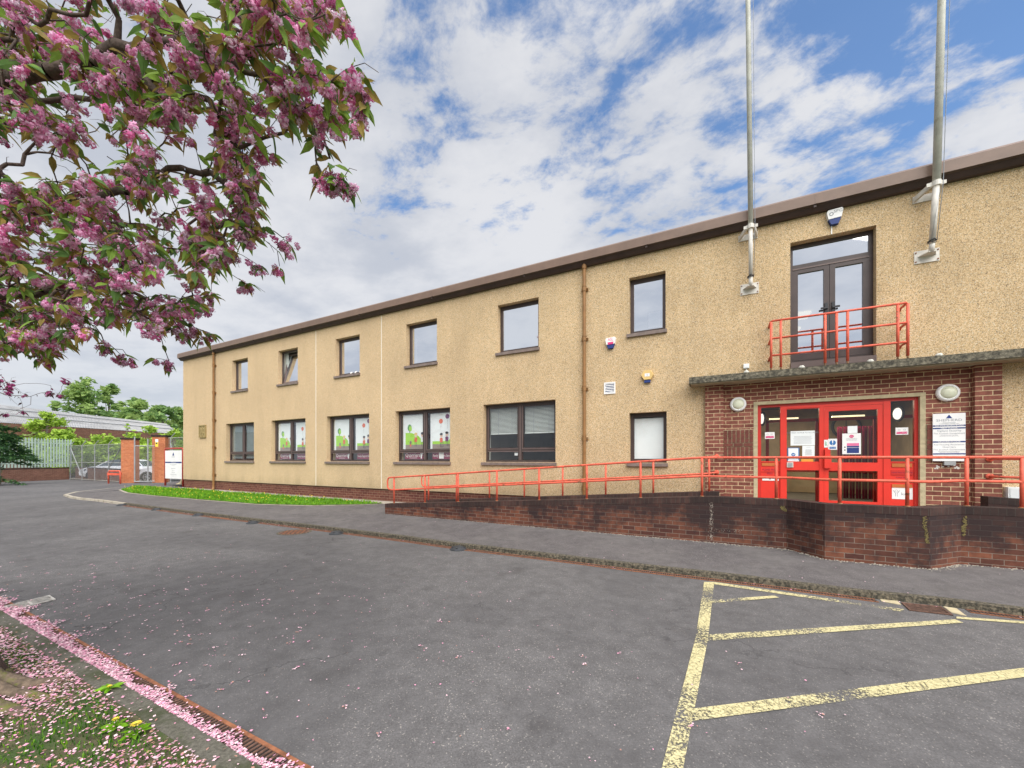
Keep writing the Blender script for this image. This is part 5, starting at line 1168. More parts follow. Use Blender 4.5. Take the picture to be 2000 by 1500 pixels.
w1 = thing('brick_wall', 'low brick wall behind the chain link fence', 'wall', cR+FV*.4)
brickwall(w1, [tuple((cL+FV*.35)[:2]), tuple((cR+FV*.35)[:2])], [.98, .88], -.05, .22, .07, ('brick_far', 'cope'))
pL, pR = gpt(-420, 19.0), gpt(135, 30.2)
w2 = thing('brick_wall', 'low brick wall carrying the green palisade fence', 'wall', pR)
brickwall(w2, [tuple(pL[:2]), tuple(pR[:2])], [.90, .93], -.05, .25, .08, ('brick_far', 'cope'))
pf = thing('palisade_fence', 'pale green steel palisade fence standing on the low brick wall', 'fence', pR)
dd = (pR-pL); Lp = dd.length; dd.normalize(); off = FV*.12; n_ = 0; u = Lp
while u > 0 and n_ < 78:
    p = pL+dd*u+off; mb = MB(); a_ = math.atan2(dd.y, dd.x)
    mb.obox(p, .105, .022, .97, 3.02, a_, 'fence_green'); q_ = [(p.x-dd.x*.052, p.y-dd.y*.052, 3.02), (p.x+dd.x*.052, p.y+dd.y*.052, 3.02), (p.x, p.y, 3.14)]; mb.face(q_, 'fence_green'); mb.build('pale', pf); u -= .175; n_ += 1
for z in (1.25, 2.75): mb = MB(); A = pL+off*2.0; B_ = pR+off*2.0; mb.tube([(A.x, A.y, z), (B_.x, B_.y, z)], .03, 'fence_green', 4); mb.build('rail', pf)
# red hoop stand
hA, hB = gpt(212, 25.1), gpt(235, 24.9); ztp = hz(920, 25)
t = thing('hoop_stand', 'small red metal hoop stand with a cross panel beside the left gate pillar', 'stand', (hA+hB)/2)
mb = MB(); mb.tube([hA, (hA.x, hA.y, ztp-.1), (hA.x+RV.x*.05, hA.y+RV.y*.05, ztp), (hB.x-RV.x*.05, hB.y-RV.y*.05, ztp), (hB.x, hB.y, ztp-.1), hB], .045, 'rail', 8); mb.build('hoop', t, True)
mb = MB(); c_ = (hA+hB)/2; mb.obox(c_, (hB-hA).length-.06, .03, ztp-.27, ztp-.12, AR, 'rail'); mb.build('panel', t)

def car(label, pos, rz, col='carwhite'):
    t = thing('parked_car', label, 'car', pos, rz, 'white cars parked behind the gate'); S = dict(parent=t, local=True)
    mb = MB()   # car points to +x, 4.3 m long, 1.8 wide
    side = [(-2.1, .35), (-2.12, .75), (-2.0, 1.02), (-1.0, 1.06), (.9, 1.04), (1.5, .98), (2.0, .82), (2.14, .60), (2.1, .35)]
    arch = lambda cx_: [(cx_+.36*math.cos(a_), .34+.36*math.sin(a_)) for a_ in [math.pi*k/8 for k in range(9)]]
    poly = side+[(1.75, .25)]+[(x, z) for x, z in arch(1.32)]+[(.9, .22), (-.9, .22)]+[(x, z) for x, z in arch(-1.3)]+[(-1.75, .25)]
    hw = .90
    for y0_, y1_ in ((-hw, hw),):
        n_ = len(poly); v = [(x, y0_+(.07 if z > .9 else 0.0), z) for x, z in poly]+[(x, y1_-(.07 if z > .9 else 0.0), z) for x, z in poly]
        mb.mesh(v, [tuple(range(n_)), tuple(range(2*n_-1, n_-1, -1))]+[(i, n_+i, n_+(i+1) % n_, (i+1) % n_) for i in range(n_)], col)
    mb.build('body', **S)
    mb = MB(); cab = [(-1.95, 1.04), (-1.55, 1.42), (-1.1, 1.53), (.1, 1.53), (.45, 1.42), (1.05, 1.02)]
    lo = .80; hi = .62; v = []
    for sgn in (-1, 1):
        for x, z in cab: v.append((x, sgn*(lo+(hi-lo)*(z-1.02)/.51), z))
    mb.mesh(v, [tuple(range(6)), tuple(range(11, 5, -1)), (0, 6, 7, 1), (4, 10, 11, 5)], 'carglass'); mb.build('windows', **S)
    mb = MB(); mb.mesh([(x, s*(lo+(hi-lo)*(z-1.02)/.51)*1.01, z+.01) for s in (-1, 1) for x, z in cab[1:5]], [(0, 4, 5, 1), (1, 5, 6, 2), (2, 6, 7, 3)], col)
    for s in (-1, 1):
        for i0, i1 in ((0, 1), (4, 5)):
            (xa, za_), (xb, zb_) = cab[i0], cab[i1]; mb.tube([(xa, s*(lo+(hi-lo)*(za_-1.02)/.51), za_), (xb, s*(lo+(hi-lo)*(zb_-1.02)/.51), zb_)], .03, col, 6)
        mb.tube([(-.35, s*.79, 1.05), (-.4, s*.63, 1.52)], .03, 'black', 6)
    mb.build('roof', **S)
    for x in (1.32, -1.3):
        for s in (-1, 1):
            mb = MB(); mb.lathe([(.19, .0), (.31, .0), (.33, .03), (.33, .17), (.31, .20), (0, .20)], (x, s*.935, .33), (0, -s, 0), 'tyre', 20); mb.lathe([(0, .012), (.195, .012)], (x, s*.935, .33), (0, -s, 0), 'dark', 20); mb.lathe([(.34, .03), (.37, .02), (.38, .04)], (x, s*.935, .34), (0, -s, 0), 'black', 20); wh = mb.build('wheel', **S)
            mb = MB(); mb.lathe([(0, .03), (.05, .03), (.05, .05)], (x, s*.94, .33), (0, -s, 0), 'alloy', 10)
            for k in range(5): a_ = k*1.2566; mb.tube([(x, s*.936, .33), (x+.19*math.cos(a_), s*.936, .33+.19*math.sin(a_))], .022, 'alloy', 4)
            mb.lathe([(.185, .0), (.20, -.01), (.21, .0)], (x, s*.94, .33), (0, -s, 0), 'alloy', 20); mb.build('rim', wh, local=True)
    for s in (-1, 1):
        mb = MB(); mb.hexa([(1.80, s*.60, .70), (2.135, s*.58, .66), (2.06, s*.85, .66), (1.7, s*.905, .72), (1.80, s*.6, .82), (2.11, s*.58, .74), (2.03, s*.86, .76), (1.66, s*.906, .84)], 'carglass'); mb.build('headlight', **S)
    mb = MB(); mb.box(2.10, 2.15, -.55, .55, .58, .70, 'black'); mb.box(2.06, 2.145, -.7, .7, .30, .46, 'black'); mb.build('grille', **S)
    return t
ang = math.atan2(-RV.y, -RV.x)
car('white car whose nose shows between the gate pillars', gpt(343, 28.6, .0), ang+R(24))
car('white car behind the low wall left of the gate', gpt(237, 30.6, .0), ang+R(10))

# warehouse
we = [atZ(130, 834, 35.5), atZ(335, 847, 45)]; we = [Vector((p.x, p.y, 4.5)) for p in we]; dw = (we[1]-we[0]).normalized()
wr_ = [atZ(35, 795, 39.1), atZ(325, 828, 58)]; wr_ = [Vector((p.x, p.y, 6.8)) for p in wr_]
E0, E1 = we[0]-dw*22, we[1]+dw*1.0; dr2 = (wr_[1]-wr_[0]).normalized(); R0, R1 = wr_[0]-dr2*24, wr_[1]
B0, B1 = E0+(R0-E0)*2, E1+(R1-E1)*2; B0.z = B1.z = 4.5
t = thing('warehouse', 'long low brick warehouse with a pale grey corrugated roof beyond the fence', 'warehouse', (E0+E1)/2-Vector((0, 0, 4.5)))
mb = MB(); k = 260
for i in range(k):
    for (P0, P1, Q0, Q1) in ((E0, E1, R0, R1), (R0, R1, B0, B1)):
        a_, c_, e_, f_ = P0.lerp(P1, i/k), P0.lerp(P1, (i+1)/k), Q0.lerp(Q1, (i+1)/k), Q0.lerp(Q1, i/k)
        dz = Vector((0, 0, .05)); m1, m2 = a_.lerp(c_, .5)+dz, f_.lerp(e_, .5)+dz
        mb.face([a_, m1, m2, f_], 'roofsheet'); mb.face([m1, c_, e_, m2], 'roofsheet')
for u in (.35, .7):
    a_, c_ = E0.lerp(R0, u)+Vector((0, 0, .12)), E1.lerp(R1, u)+Vector((0, 0, .12)); mb.tube([a_, c_], .05, 'grey', 4)
mb.build('roof', t)
mb = MB()
def wq(P, Q, m): mb.face([(P.x, P.y, -.1), (Q.x, Q.y, -.1), (Q.x, Q.y, Q.z-.02), (P.x, P.y, P.z-.02)], m)
wq(E0, E1, 'brick_far'); wq(B0, B1, 'brick_far')
for a_, c_, e_ in ((E1, B1, R1), (E0, B0, R0)): mb.face([(a_.x, a_.y, -.1), (c_.x, c_.y, -.1), (c_.x, c_.y, 4.45), (e_.x, e_.y, 6.75), (a_.x, a_.y, 4.45)], 'brick_far')
mb.build('wall', t)

# ================================================================ TREES AND SHRUBS
def leaf_cloud(mb, blobs, n, size, mats, rng, squash=1.0):
    ids = [mb.mi(m) for m in mats]; tot = sum(b_[3]**2 for b_ in blobs)
    for (cx_, cy_, cz_, r) in blobs:
        k = int(.85*n*r*r/tot); bias = rng.randrange(len(ids))
        for _ in range(k):
            d_ = Vector((rng.gauss(0, 1), rng.gauss(0, 1), rng.gauss(0, 1))).normalized()*(r*rng.uniform(.1, 1.3)**.8); d_.z *= squash
            c_ = Vector((cx_, cy_, cz_))+d_
            a_ = Vector((rng.gauss(0, 1), rng.gauss(0, 1), rng.gauss(0, .6))).normalized(); b_ = a_.orthogonal().normalized(); s_ = size*rng.uniform(.5, 1.3)
            if rng.random() < .5: b_ = a_.cross(b_)
            i = len(mb.v); mb.v += [tuple(c_-a_*s_), tuple(c_+b_*s_*.45), tuple(c_+a_*s_), tuple(c_-b_*s_*.45)]; mb.f.append((i, i+1, i+2, i+3)); mb.m.append(ids[bias] if rng.random() < .6 else rng.choice(ids))
def tree(name, label, base, h, w_, seed, mats, nleaf, lsize, kind='round', cat='tree', group=None, trunk=True, low=.25, blobn=26):
    rng = random.Random(seed); t = thing(name, label, cat, base, group=group); B = Vector(base)
    blobs = []
    for i in range(blobn):
        f = rng.random(); z = low*h+(1-low)*h*f*.93
        if kind == 'cone': rad = w_/2*(1-f)**.8+.05
        elif kind == 'birch': rad = w_/2*(math.sin(math.pi*min(1, f*.85+.12))**.8)*(1-.45*f)
        else: rad = w_/2*math.sin(math.pi*min(.97, f*.80+.17))**.7
        a_ = rng.uniform(0, 6.28); q_ = rad*math.sqrt(rng.random())*.85
        blobs.append((B.x+q_*math.cos(a_), B.y+q_*math.sin(a_), B.z+z, w_*rng.uniform(.08, .20)*(1-.35*f)))
    mb = MB(); leaf_cloud(mb, blobs, nleaf, lsize, mats, rng, .75); mb.build('crown', t)
    mb = MB(); r = max(.03, h*.016); tp = [B+Vector((0, 0, -.1)), B+Vector((rng.uniform(-.1, .1)*h*.1, 0, h*.4)), B+Vector((rng.uniform(-.1, .1)*h*.2, rng.uniform(-.1, .1)*h*.2, h*.85))]
    mb.tube(tp, [r, r*.7, r*.2], 'bark2', 7)
    for b_ in blobs[::2]:
        u = min(.95, max(.15, (b_[2]-B.z)/h-.15)); s_ = tp[0].lerp(tp[1], u*2) if u < .5 else tp[1].lerp(tp[2], (u-.5)*2); e_ = Vector(b_[:3]); m_ = s_.lerp(e_, .5)+Vector((0, 0, -.04*h)); mb.tube([s_, m_, e_], [r*.4, r*.25, r*.08], 'bark2', 5)
    mb.build('trunk', t); return t
G = 'trees beyond the warehouse'
def T_(px_, Z, ytop, wpx, *a, **k):
    p = gpt(px_, Z); return tree(a[0], a[1], p, hz(ytop, Z), wpx/FPX*Z, a[2], a[3], a[4], a[5]*Z/45, **k)
T_(172, 62, 735, 120, 'birch_tree', 'tallest airy pale green tree rising behind the warehouse roof', 1, ['t1', 't2', 't1'], 5200, .27, kind='birch', group=G, low=.3, blobn=40)
T_(215, 66, 742, 70, 'birch_tree', 'slim airy tree just right of the tallest one behind the warehouse', 2, ['t1', 't2'], 2600, .25, kind='birch', group=G, blobn=26)
T_(268, 62, 772, 85, 'broadleaf_tree', 'round dense green tree above the middle of the warehouse ridge', 3, ['t1', 't1', 't2'], 4200, .36, group=G, blobn=34)
T_(318, 68, 786, 70, 'broadleaf_tree', 'darker green tree nearest the office corner', 4, ['t2', 't1'], 3200, .36, group=G, blobn=26)
T_(350, 75, 790, 70, 'broadleaf_tree', 'bluish green tree half hidden by the office corner', 5, ['t2', 't1'], 3000, .36, group=G, blobn=26)
T_(300, 58, 806, 80, 'broadleaf_tree', 'low spreading green tree along the warehouse ridge', 6, ['t1', 't2'], 2600, .34, group=G, blobn=22)
T_(232, 60, 800, 60, 'broadleaf_tree', 'small green tree filling the gap between the tall ones', 7, ['t1', 't2'], 2200, .34, group=G, blobn=20)
T_(110, 70, 778, 60, 'broadleaf_tree', 'faint green tree left of the tallest one', 8, ['t1', 't2'], 1600, .34, group=G, blobn=18)
G = 'bright green saplings and shrubs behind the fences'
T_(92, 33, 793, 80, 'sapling', 'tall bright lime sapling above the palisade fence', 21, ['t4', 't3', 't4'], 3400, .26, kind='birch', group=G, low=.2, blobn=30)
T_(40, 33, 826, 110, 'shrub', 'yellow green bush behind the left part of the palisade', 22, ['t3', 't4', 't1'], 2600, .24, group=G, low=.1)
T_(128, 34, 832, 95, 'shrub', 'yellow green bush at the right end of the palisade', 23, ['t3', 't4'], 2600, .24, group=G, low=.1)
T_(168, 33, 838, 85, 'shrub', 'lime bush over the chain link fence near the palisade', 24, ['t3', 't4'], 2000, .24, group=G, low=.1)
T_(215, 35, 840, 80, 'shrub', 'lime bush left of the left gate pillar', 25, ['t3', 't4'], 2200, .22, group=G, low=.1)
T_(248, 33, 822, 22, 'sapling', 'thin lime sapling rising above the left gate pillar', 26, ['t3', 't4'], 500, .18, kind='birch', group=G, low=.3)
T_(287, 33, 832, 100, 'shrub', 'large lime bush above the gate', 27, ['t3', 't4', 't4'], 3200, .24, group=G, low=.1)
T_(338, 32, 834, 75, 'shrub', 'lime bush above the right gate pillar', 28, ['t3', 't4'], 2200, .24, group=G, low=.1)
T_(8, 40, 815, 60, 'shrub', 'pale bush at the left edge behind the dark conifer', 29, ['t3', 't1'], 1600, .24, group=G, low=.1)
for i, (px_, Z) in enumerate(((150, 35), (195, 36), (240, 37), (310, 36), (350, 36))):
    T_(px_, Z, 858, 90, 'shrub', ['shrub', 'shrub', 'shrub', 'shrub', 'shrub'][i], 40+i, ['t1', 't3'], 1800, .22, group=G, low=.02)
ls = ['low green bush seen through the mesh beside the palisade end', 'low green bush seen through the middle of the chain link fence', 'low green bush seen just behind the left gate pillar', 'low green bush behind the right gate pillar', 'low green bush seen beside the office corner']
k = 0
for o in list(COL.objects):
    if o.get('label') == 'shrub': o['label'] = ls[k]; k += 1
# dark conifer
rng = random.Random(5); cpos = gpt(-2, 23.5); t = thing('conifer', 'dark green conifer bush at the left edge in front of the palisade', 'conifer', cpos)
mb = MB()
for i in range(46):
    z = rng.uniform(.2, 3.6); a_ = rng.uniform(0, 6.28); ln = (1.75 if z < 2.6 else 1.2)*(1-.10*z)*rng.uniform(.8, 1.15)
    d_ = Vector((math.cos(a_), math.sin(a_), rng.uniform(-.15, .12)))
    for s_ in range(130):
        u = rng.random()**.7; c_ = cpos+Vector((0, 0, z))+d_*ln*u+Vector((rng.gauss(0, .1), rng.gauss(0, .1), rng.gauss(0, .06)-.2*u*u)); v_ = (d_+Vector((rng.gauss(0, .5), rng.gauss(0, .5), rng.gauss(0, .4)))).normalized()*.09; n__ = v_.orthogonal().normalized()*.03
        mb.face([c_-v_, c_+n__, c_+v_, c_-n__], 'con' if rng.random() < .65 else 'con2')
mb.build('foliage', t); mb = MB(); mb.tube([cpos, cpos+Vector((0, 0, 3.4))], [.09, .02], 'bark2', 8); mb.build('trunk', t)
# line of hedge closing the yard behind the office
mb = MB()

# ---------------------------------------------------------------- flowering cherries
def leafgeo(mb, base, direc, ln, wd, ids_, rng):
    d_ = direc.normalized(); s_ = d_.cross(Vector((0, 0, 1)))
    if s_.length < .1: s_ = Vector((1, 0, 0))
    s_.normalize(); rot = Matrix.Rotation(rng.uniform(-1.2, 1.2), 3, d_); s_ = rot @ s_; up = s_.cross(d_)
    def P(u, v, h): return tuple(base+d_*ln*u+s_*wd*v+up*h*ln+Vector((0, 0, -.25*ln*u*u)))
    i = len(mb.v)
    mb.v += [P(0, 0, 0), P(.28, -.42, .05), P(.28, 0, 0), P(.28, .42, .05), P(.6, -.46, .03), P(.6, 0, -.02), P(.6, .46, .03), P(.84, -.2, .0), P(.84, .2, .0), P(1.05, 0, -.06)]
    F_ = [(0, 1, 2), (0, 2, 3), (1, 4, 5, 2), (2, 5, 6, 3), (4, 7, 5), (5, 7, 9), (5, 9, 8), (5, 8, 6)]
    m_ = rng.choice(ids_)
    for f in F_: mb.f.append(tuple(i+a for a in f)); mb.m.append(m_)
def pompom(mb, c, r, ids_, rng, n=26):
    m0 = rng.choice(ids_)
    for k in range(n):
        d_ = Vector((rng.gauss(0, 1), rng.gauss(0, 1), rng.gauss(0, 1)-.2)).normalized(); a_ = d_.orthogonal().normalized(); a_ = Matrix.Rotation(rng.uniform(0, 6.28), 3, d_) @ a_; b_ = d_.cross(a_)
        p = c+d_*r*rng.uniform(.35, 1.0); s_ = r*rng.uniform(.38, .60); t_ = d_*s_*.5
        i = len(mb.v); mb.v += [tuple(p-a_*s_*.6), tuple(p+b_*s_*.7-t_*.2), tuple(p+a_*s_*.7+t_), tuple(p-b_*s_*.7-t_*.2)]
        mb.f.append((i, i+1, i+2, i+3)); mb.m.append(m0 if rng.random() < .6 else rng.choice(ids_))
def cherry(root, limbs, pts, rng, leafm, blm, br=.0024, lsz=.102, dens=1.0, clr=.027):
    nodes = []; par = []; cnt = []
    def add(p, pr): nodes.append(Vector(p)); par.append(pr); cnt.append(0); return len(nodes)-1
    r0 = add(limbs[0][0], -1)
    for lb in limbs:
        # attach to nearest existing node
        s_ = Vector(lb[0]); k = min(range(len(nodes)), key=lambda i: (nodes[i]-s_).length); prev = k; P_ = [Vector(q_) for q_ in lb]
        for a_, c_ in zip(P_[:-1], P_[1:]):
            n_ = max(2, int((c_-a_).length/.09))
            for i in range(1, n_+1):
                q_ = a_.lerp(c_, i/n_)+Vector((rng.gauss(0, .013), rng.gauss(0, .013), rng.gauss(0, .016))); prev = add(q_, prev)
    arr = np.array([tuple(n_) for n_ in nodes]); hub = Vector(limbs[0][0])
    order = sorted(range(len(pts)), key=lambda i: np.min(((arr-np.array(pts[i]))**2).sum(1)))
    A = np.zeros((len(nodes)+len(pts)*12+10, 3)); A[:len(nodes)] = arr; ends = []
    for i in order:
        p = Vector(pts[i]); m = len(nodes)
        dv = A[:m]-np.array(p); dist = np.sqrt((dv**2).sum(1)); hd = np.sqrt(((A[:m]-np.array(hub))**2).sum(1))
        cost = dist+.18*np.maximum(0, hd-(p-hub).length+.15)*3; k = int(np.argmin(cost)); s_ = nodes[k]; L_ = (p-s_).length
        if L_ < .02: ends.append((k, s_)); continue
        n_ = max(2, min(10, int(L_/.07))); side = Vector((rng.gauss(0, 1), rng.gauss(0, 1), rng.gauss(0, 1)))*L_*.10; up = Vector((0, 0, L_*.14)); prev = k
        for j in range(1, n_+1):
            u = j/n_; q_ = s_.lerp(p, u)+(side+up)*math.sin(math.pi*u)+Vector((rng.gauss(0, .006),)*3); idx = add(q_ if j < n_ else p, prev); A[idx] = nodes[idx]; prev = idx
        ends.append((prev, nodes[prev]))
    for e_, _ in ends:
        k = e_
        while k >= 0: cnt[k] += 1; k = par[k]
    mb = MB()
    def rad(k): return max(.0024, br*max(1, cnt[k])**.50)
    for k in range(len(nodes)):
        if par[k] >= 0:
            r1 = rad(k); r0_ = min(rad(par[k]), r1*1.5); n_ = 5 if r1 < .012 else 8
            mb.tube([nodes[par[k]], nodes[k]], [r0_, r1], 'bark', n_, False)
    for _ in range(int(len(pts)*.9)):      # fine side twigs
        k = rng.randrange(len(nodes)//12, len(nodes))
        if par[k] < 0: continue
        d_ = ((nodes[k]-nodes[par[k]]).normalized()+Vector((rng.gauss(0, .7), rng.gauss(0, .7), rng.gauss(0, .7)))).normalized(); ln = rng.uniform(.05, .15)
        mb.tube([nodes[k], nodes[k]+d_*ln*.5+Vector((0, 0, .012)), nodes[k]+d_*ln+Vector((rng.gauss(0, .02), rng.gauss(0, .02), -.025))], [.0026, .002, .0014], 'bark', 4, False)
    mb.build('branches', root, True)
    ml = MB(); mbm = MB(); li = [ml.mi(m_) for m_ in leafm]; bi = [mbm.mi(m_) for m_ in blm]
    for e_, p in ends:
        k = par[e_]; dirv = (p-nodes[k]).normalized() if k >= 0 else Vector((1, 0, -.3))
        if rng.random() < .07: continue      # a bare twig tip
        nfl = int((2+rng.random()**1.7*12)*dens)
        cc = p+Vector((0, 0, -.035)); sprd = .020+.0042*nfl
        for _ in range(nfl):
            d_ = Vector((rng.gauss(0, 1), rng.gauss(0, 1), rng.gauss(0, .8)-.4)).normalized()*sprd*rng.uniform(.4, 1.1); pompom(mbm, cc+d_, clr*rng.uniform(.7, 1.1), bi, rng, 30)
            mb2 = None
        for _ in range(rng.choice((3, 4, 5, 6))):
            a_ = rng.uniform(0, 6.28); v_ = (dirv*.7+Vector((math.cos(a_), math.sin(a_), rng.uniform(-1.0, .15)))).normalized(); leafgeo(ml, p+v_*.012, v_, lsz*rng.uniform(.6, 1.2), lsz*.42*rng.uniform(.8, 1.15), li, rng)
        # leaves along the last part of the twig
        kk = e_
        for s_ in range(3):
            if par[kk] < 0: break
            kk = par[kk]
            if rng.random() < .75:
                a_ = rng.uniform(0, 6.28); v_ = (dirv*.5+Vector((math.cos(a_), math.sin(a_), rng.uniform(-.9, .3)))).normalized(); leafgeo(ml, nodes[kk], v_, lsz*rng.uniform(.45, 1.0), lsz*.40*rng.uniform(.7, 1.1), li, rng)
    ml.build('leaves', root); mbm.build('blossom', root)
    return nodes, cnt
rng = random.Random(12)
tb = onZ(-120, 1352, .02)
ct = thing('cherry_tree', 'pink double flowering cherry overhanging the road from the left verge', 'tree', tb)
fork = tb+Vector((.05, .05, 1.75))
fk = atZ(-170, 560, 2.55)
S = fk
limbs = [
 [S, atZ(-90, 330, 2.5), atZ(0, 150, 2.4), atZ(95, 138, 2.4), atZ(230, 90, 2.3), atZ(370, 78, 2.2), atZ(455, 122, 2.15), atZ(560, 190, 2.1)],
 [S, atZ(-60, 590, 2.8), atZ(0, 583, 2.9), atZ(150, 562, 3.0), atZ(260, 572, 3.05), atZ(345, 625, 3.1)],
 [S, atZ(-40, 450, 2.8), atZ(110, 392, 2.9), atZ(190, 385, 2.9), atZ(330, 330, 2.8), atZ(420, 345, 2.75), atZ(500, 440, 2.7)],
 [atZ(0, 150, 2.4), atZ(20, 40, 2.2), atZ(90, 45, 2.1), atZ(160, 20, 2.0), atZ(300, -60, 1.9), atZ(450, -40, 1.8), atZ(600, 40, 1.8)],
 [atZ(230, 90, 2.3), atZ(310, 192, 2.35), atZ(400, 205, 2.35), atZ(462, 292, 2.4), atZ(520, 262, 2.4), atZ(600, 230, 2.4), atZ(640, 300, 2.4)],
 [atZ(-60, 590, 2.8), atZ(-40, 680, 3.4), atZ(60, 690, 3.9), atZ(130, 690, 4.1)],
 [S, atZ(-300, 300, 3.0), atZ(-450, 60, 3.4)], [S, atZ(-260, -100, 2.2), atZ(-200, -500, 2.3)], [S, atZ(-420, 420, 3.6), atZ(-800, 300, 4.5)],
 [S, atZ(0, 330, 3.6), atZ(200, 250, 4.2), atZ(380, 200, 4.4)],
]
sil = [(-420, -420), (640, -420), (655, -60), (640, 10), (680, 110), (705, 215), (672, 262), (625, 232), (588, 235), (560, 285), (520, 330), (515, 400), (505, 450), (455, 505), (440, 545), (398, 590), (360, 610), (330, 640), (235, 632), (170, 655), (95, 690), (40, 680), (-300, 690)]
pts = []
while len(pts) < 1080:
    x, y = rng.uniform(-420, 720), rng.uniform(-420, 700)
    if not inpoly(x, y, sil): continue
    if (x < -40 or y < -40) and rng.random() < .72: continue
    # patchy: leave openings
    if noise.noise(Vector((x*.012, y*.012, 3.3))) < -.10 and rng.random() < .9: continue
    near = 1.75+.75*min(1, max(0, (y+50)/750))+.5*max(0, (300-x)/700); Z = near+abs(rng.gauss(0, .75))+(.3 if rng.random() < .3 else 0)
    pts.append(tuple(atZ(x, y, Z)))
k_ = 0
while k_ < 130:
    x, y = rng.uniform(-60, 420), rng.uniform(380, 690)
    if inpoly(x, y, sil): pts.append(tuple(atZ(x, y, rng.uniform(2.4, 4.2)))); k_ += 1
for x, y, Z in ((648, 322, 2.2), (632, 345, 2.25), (660, 350, 2.2), (678, 352, 2.2), (618, 318, 2.3), (552, 464, 2.8), (560, 470, 2.8), (546, 520, 3.0), (480, 553, 3.2), (500, 515, 3.1), (410, 575, 3.2), (380, 640, 3.2), (410, 650, 3.2), (355, 648, 3.2), (340, 640, 3.2), (395, 655, 3.25), (305, 700, 3.6), (330, 705, 3.6), (235, 692, 3.6), (250, 697, 3.6), (90, 688, 3.2), (78, 698, 3.2), (100, 700, 3.2), (700, 232, 2.1), (712, 205, 2.1), (703, 168, 2.1), (655, 20, 1.9), (672, 40, 1.9), (690, 130, 2.0), (510, 445, 2.7), (470, 400, 2.7), (500, 385, 2.8), (522, 300, 2.5), (450, 250, 2.4), (645, 160, 2.1), (620, 270, 2.3), (600, 120, 2.0), (560, 90, 2.0), (205, 672, 3.4), (8, 690, 3.6)):
    pts.append(tuple(atZ(x, y, Z)))
nd, cn = cherry(ct, limbs, pts, rng, ['leaf_a', 'leaf_b', 'leaf_a', 'leaf_c', 'leaf_c'], ['bl_a', 'bl_b', 'bl_b', 'bl_c'])
mb = MB()
tr = [tb+Vector((0, 0, -.1)), tb+Vector((0, 0, .12)), tb+Vector((.0, .0, .5)), tb.lerp(fk, .55)+Vector((0, 0, .1)), fk]
mb.tube(tr, [.34, .26, .2, .17, .12], 'bark', 16)
mb.build('trunk', ct, True)
mb = MB()
for k, (tx, ty, r0_) in enumerate(((128, 1338, .085), (60, 1395, .10), (-20, 1440, .09), (40, 1322, .07), (-300, 1300, .1), (-200, 1500, .1), (135, 1375, .05))):
    e_ = onZ(tx, ty, .0); s_ = tb+Vector((0, 0, .16)); P_ = [s_]
    for j in range(1, 8):
        u = j/7; q_ = s_.lerp(Vector((e_.x, e_.y, .012)), u); q_ += Vector((rng.gauss(0, .02), rng.gauss(0, .02), -.05*math.sin(math.pi*u))); P_.append(q_)
    mb.tube(P_, [r0_*2.2]+[r0_*(1.5-1.15*j/7) for j in range(1, 8)], 'root', 10)
mb.build('root', ct, True)
# second, purple-leaved cherry whose tips show lower left
c2 = thing('cherry_tree', 'dark purple leaved cherry whose branch tips show low at the left edge', 'tree', gpt(-420, 7.5))
pts = []
sil2 = [(-500, 560), (-60, 640), (60, 752), (128, 748), (100, 768), (40, 800), (-80, 830), (-500, 800)]
while len(pts) < 150:
    x, y = rng.uniform(-500, 130), rng.uniform(560, 830)
    if inpoly(x, y, sil2): pts.append(tuple(atZ(x, y, rng.uniform(6.6, 8.6))))
for x, y in ((126, 741), (118, 770), (95, 768), (60, 790), (45, 803), (20, 745)): pts.append(tuple(atZ(x, y, 7.4)))
S2 = atZ(-420, 760, 7.5)
cherry(c2, [[S2, atZ(-200, 730, 7.5), atZ(-40, 765, 7.4), atZ(60, 775, 7.4)], [S2, atZ(-250, 660, 7.6), atZ(-100, 680, 7.6)]], pts, rng, ['leaf_d', 'leaf_d', 'bl_d'], ['bl_d', 'bl_d', 'bl_c'], lsz=.09, dens=.9, clr=.028)
mb = MB(); b0 = gpt(-420, 7.5); mb.tube([b0, (b0+S2)/2+Vector((.05, 0, 0)), S2], [.14, .11, .09], 'bark', 12); mb.build('trunk', c2, True)

# ================================================================ PETALS, VERGE GRASS, DANDELIONS
rng = random.Random(21)
def petal(mb, x, y, z, s_, m_):
    a_ = rng.uniform(0, 6.28); ca, sa = math.cos(a_)*s_, math.sin(a_)*s_; t0, t1 = rng.uniform(-.5, .5)*s_, rng.uniform(-.5, .5)*s_; q_ = rng.uniform(.55, .9)
    i = len(mb.v); mb.v += [(x-ca, y-sa, z+max(0, t0)), (x+sa*q_, y-ca*q_, z+max(0, t1)), (x+ca, y+sa, z+max(0, -t0)), (x-sa*q_, y+ca*q_, z+max(0, -t1))]; mb.f.append((i, i+1, i+2, i+3)); mb.m.append(m_)
mb = MB(); pid = [mb.mi(m_) for m_ in ('pet_a', 'pet_a', 'pet_b', 'pet_b', 'pet_c')]
k = 0
while k < 11500:      # drift in the gutter
    u = rng.uniform(-2, LT+1.2); wmax = (.20 if u < 1.6 else .15)*(.62+.9*noise.noise(Vector((u*3.5, 0, 0))))
    if u > LT*.62: wmax *= .75+.3*noise.noise(Vector((u*9, 3, 0)))
    s_ = abs(rng.gauss(0, .45))*wmax
    if s_ > .24: continue
    if u > LT*.80 and rng.random() < .5: continue
    p = e1+ed*u+en*s_; petal(mb, p.x, p.y, .010+rng.random()*.018, rng.uniform(.006, .012), rng.choice(pid[:4])); k += 1
k = 0
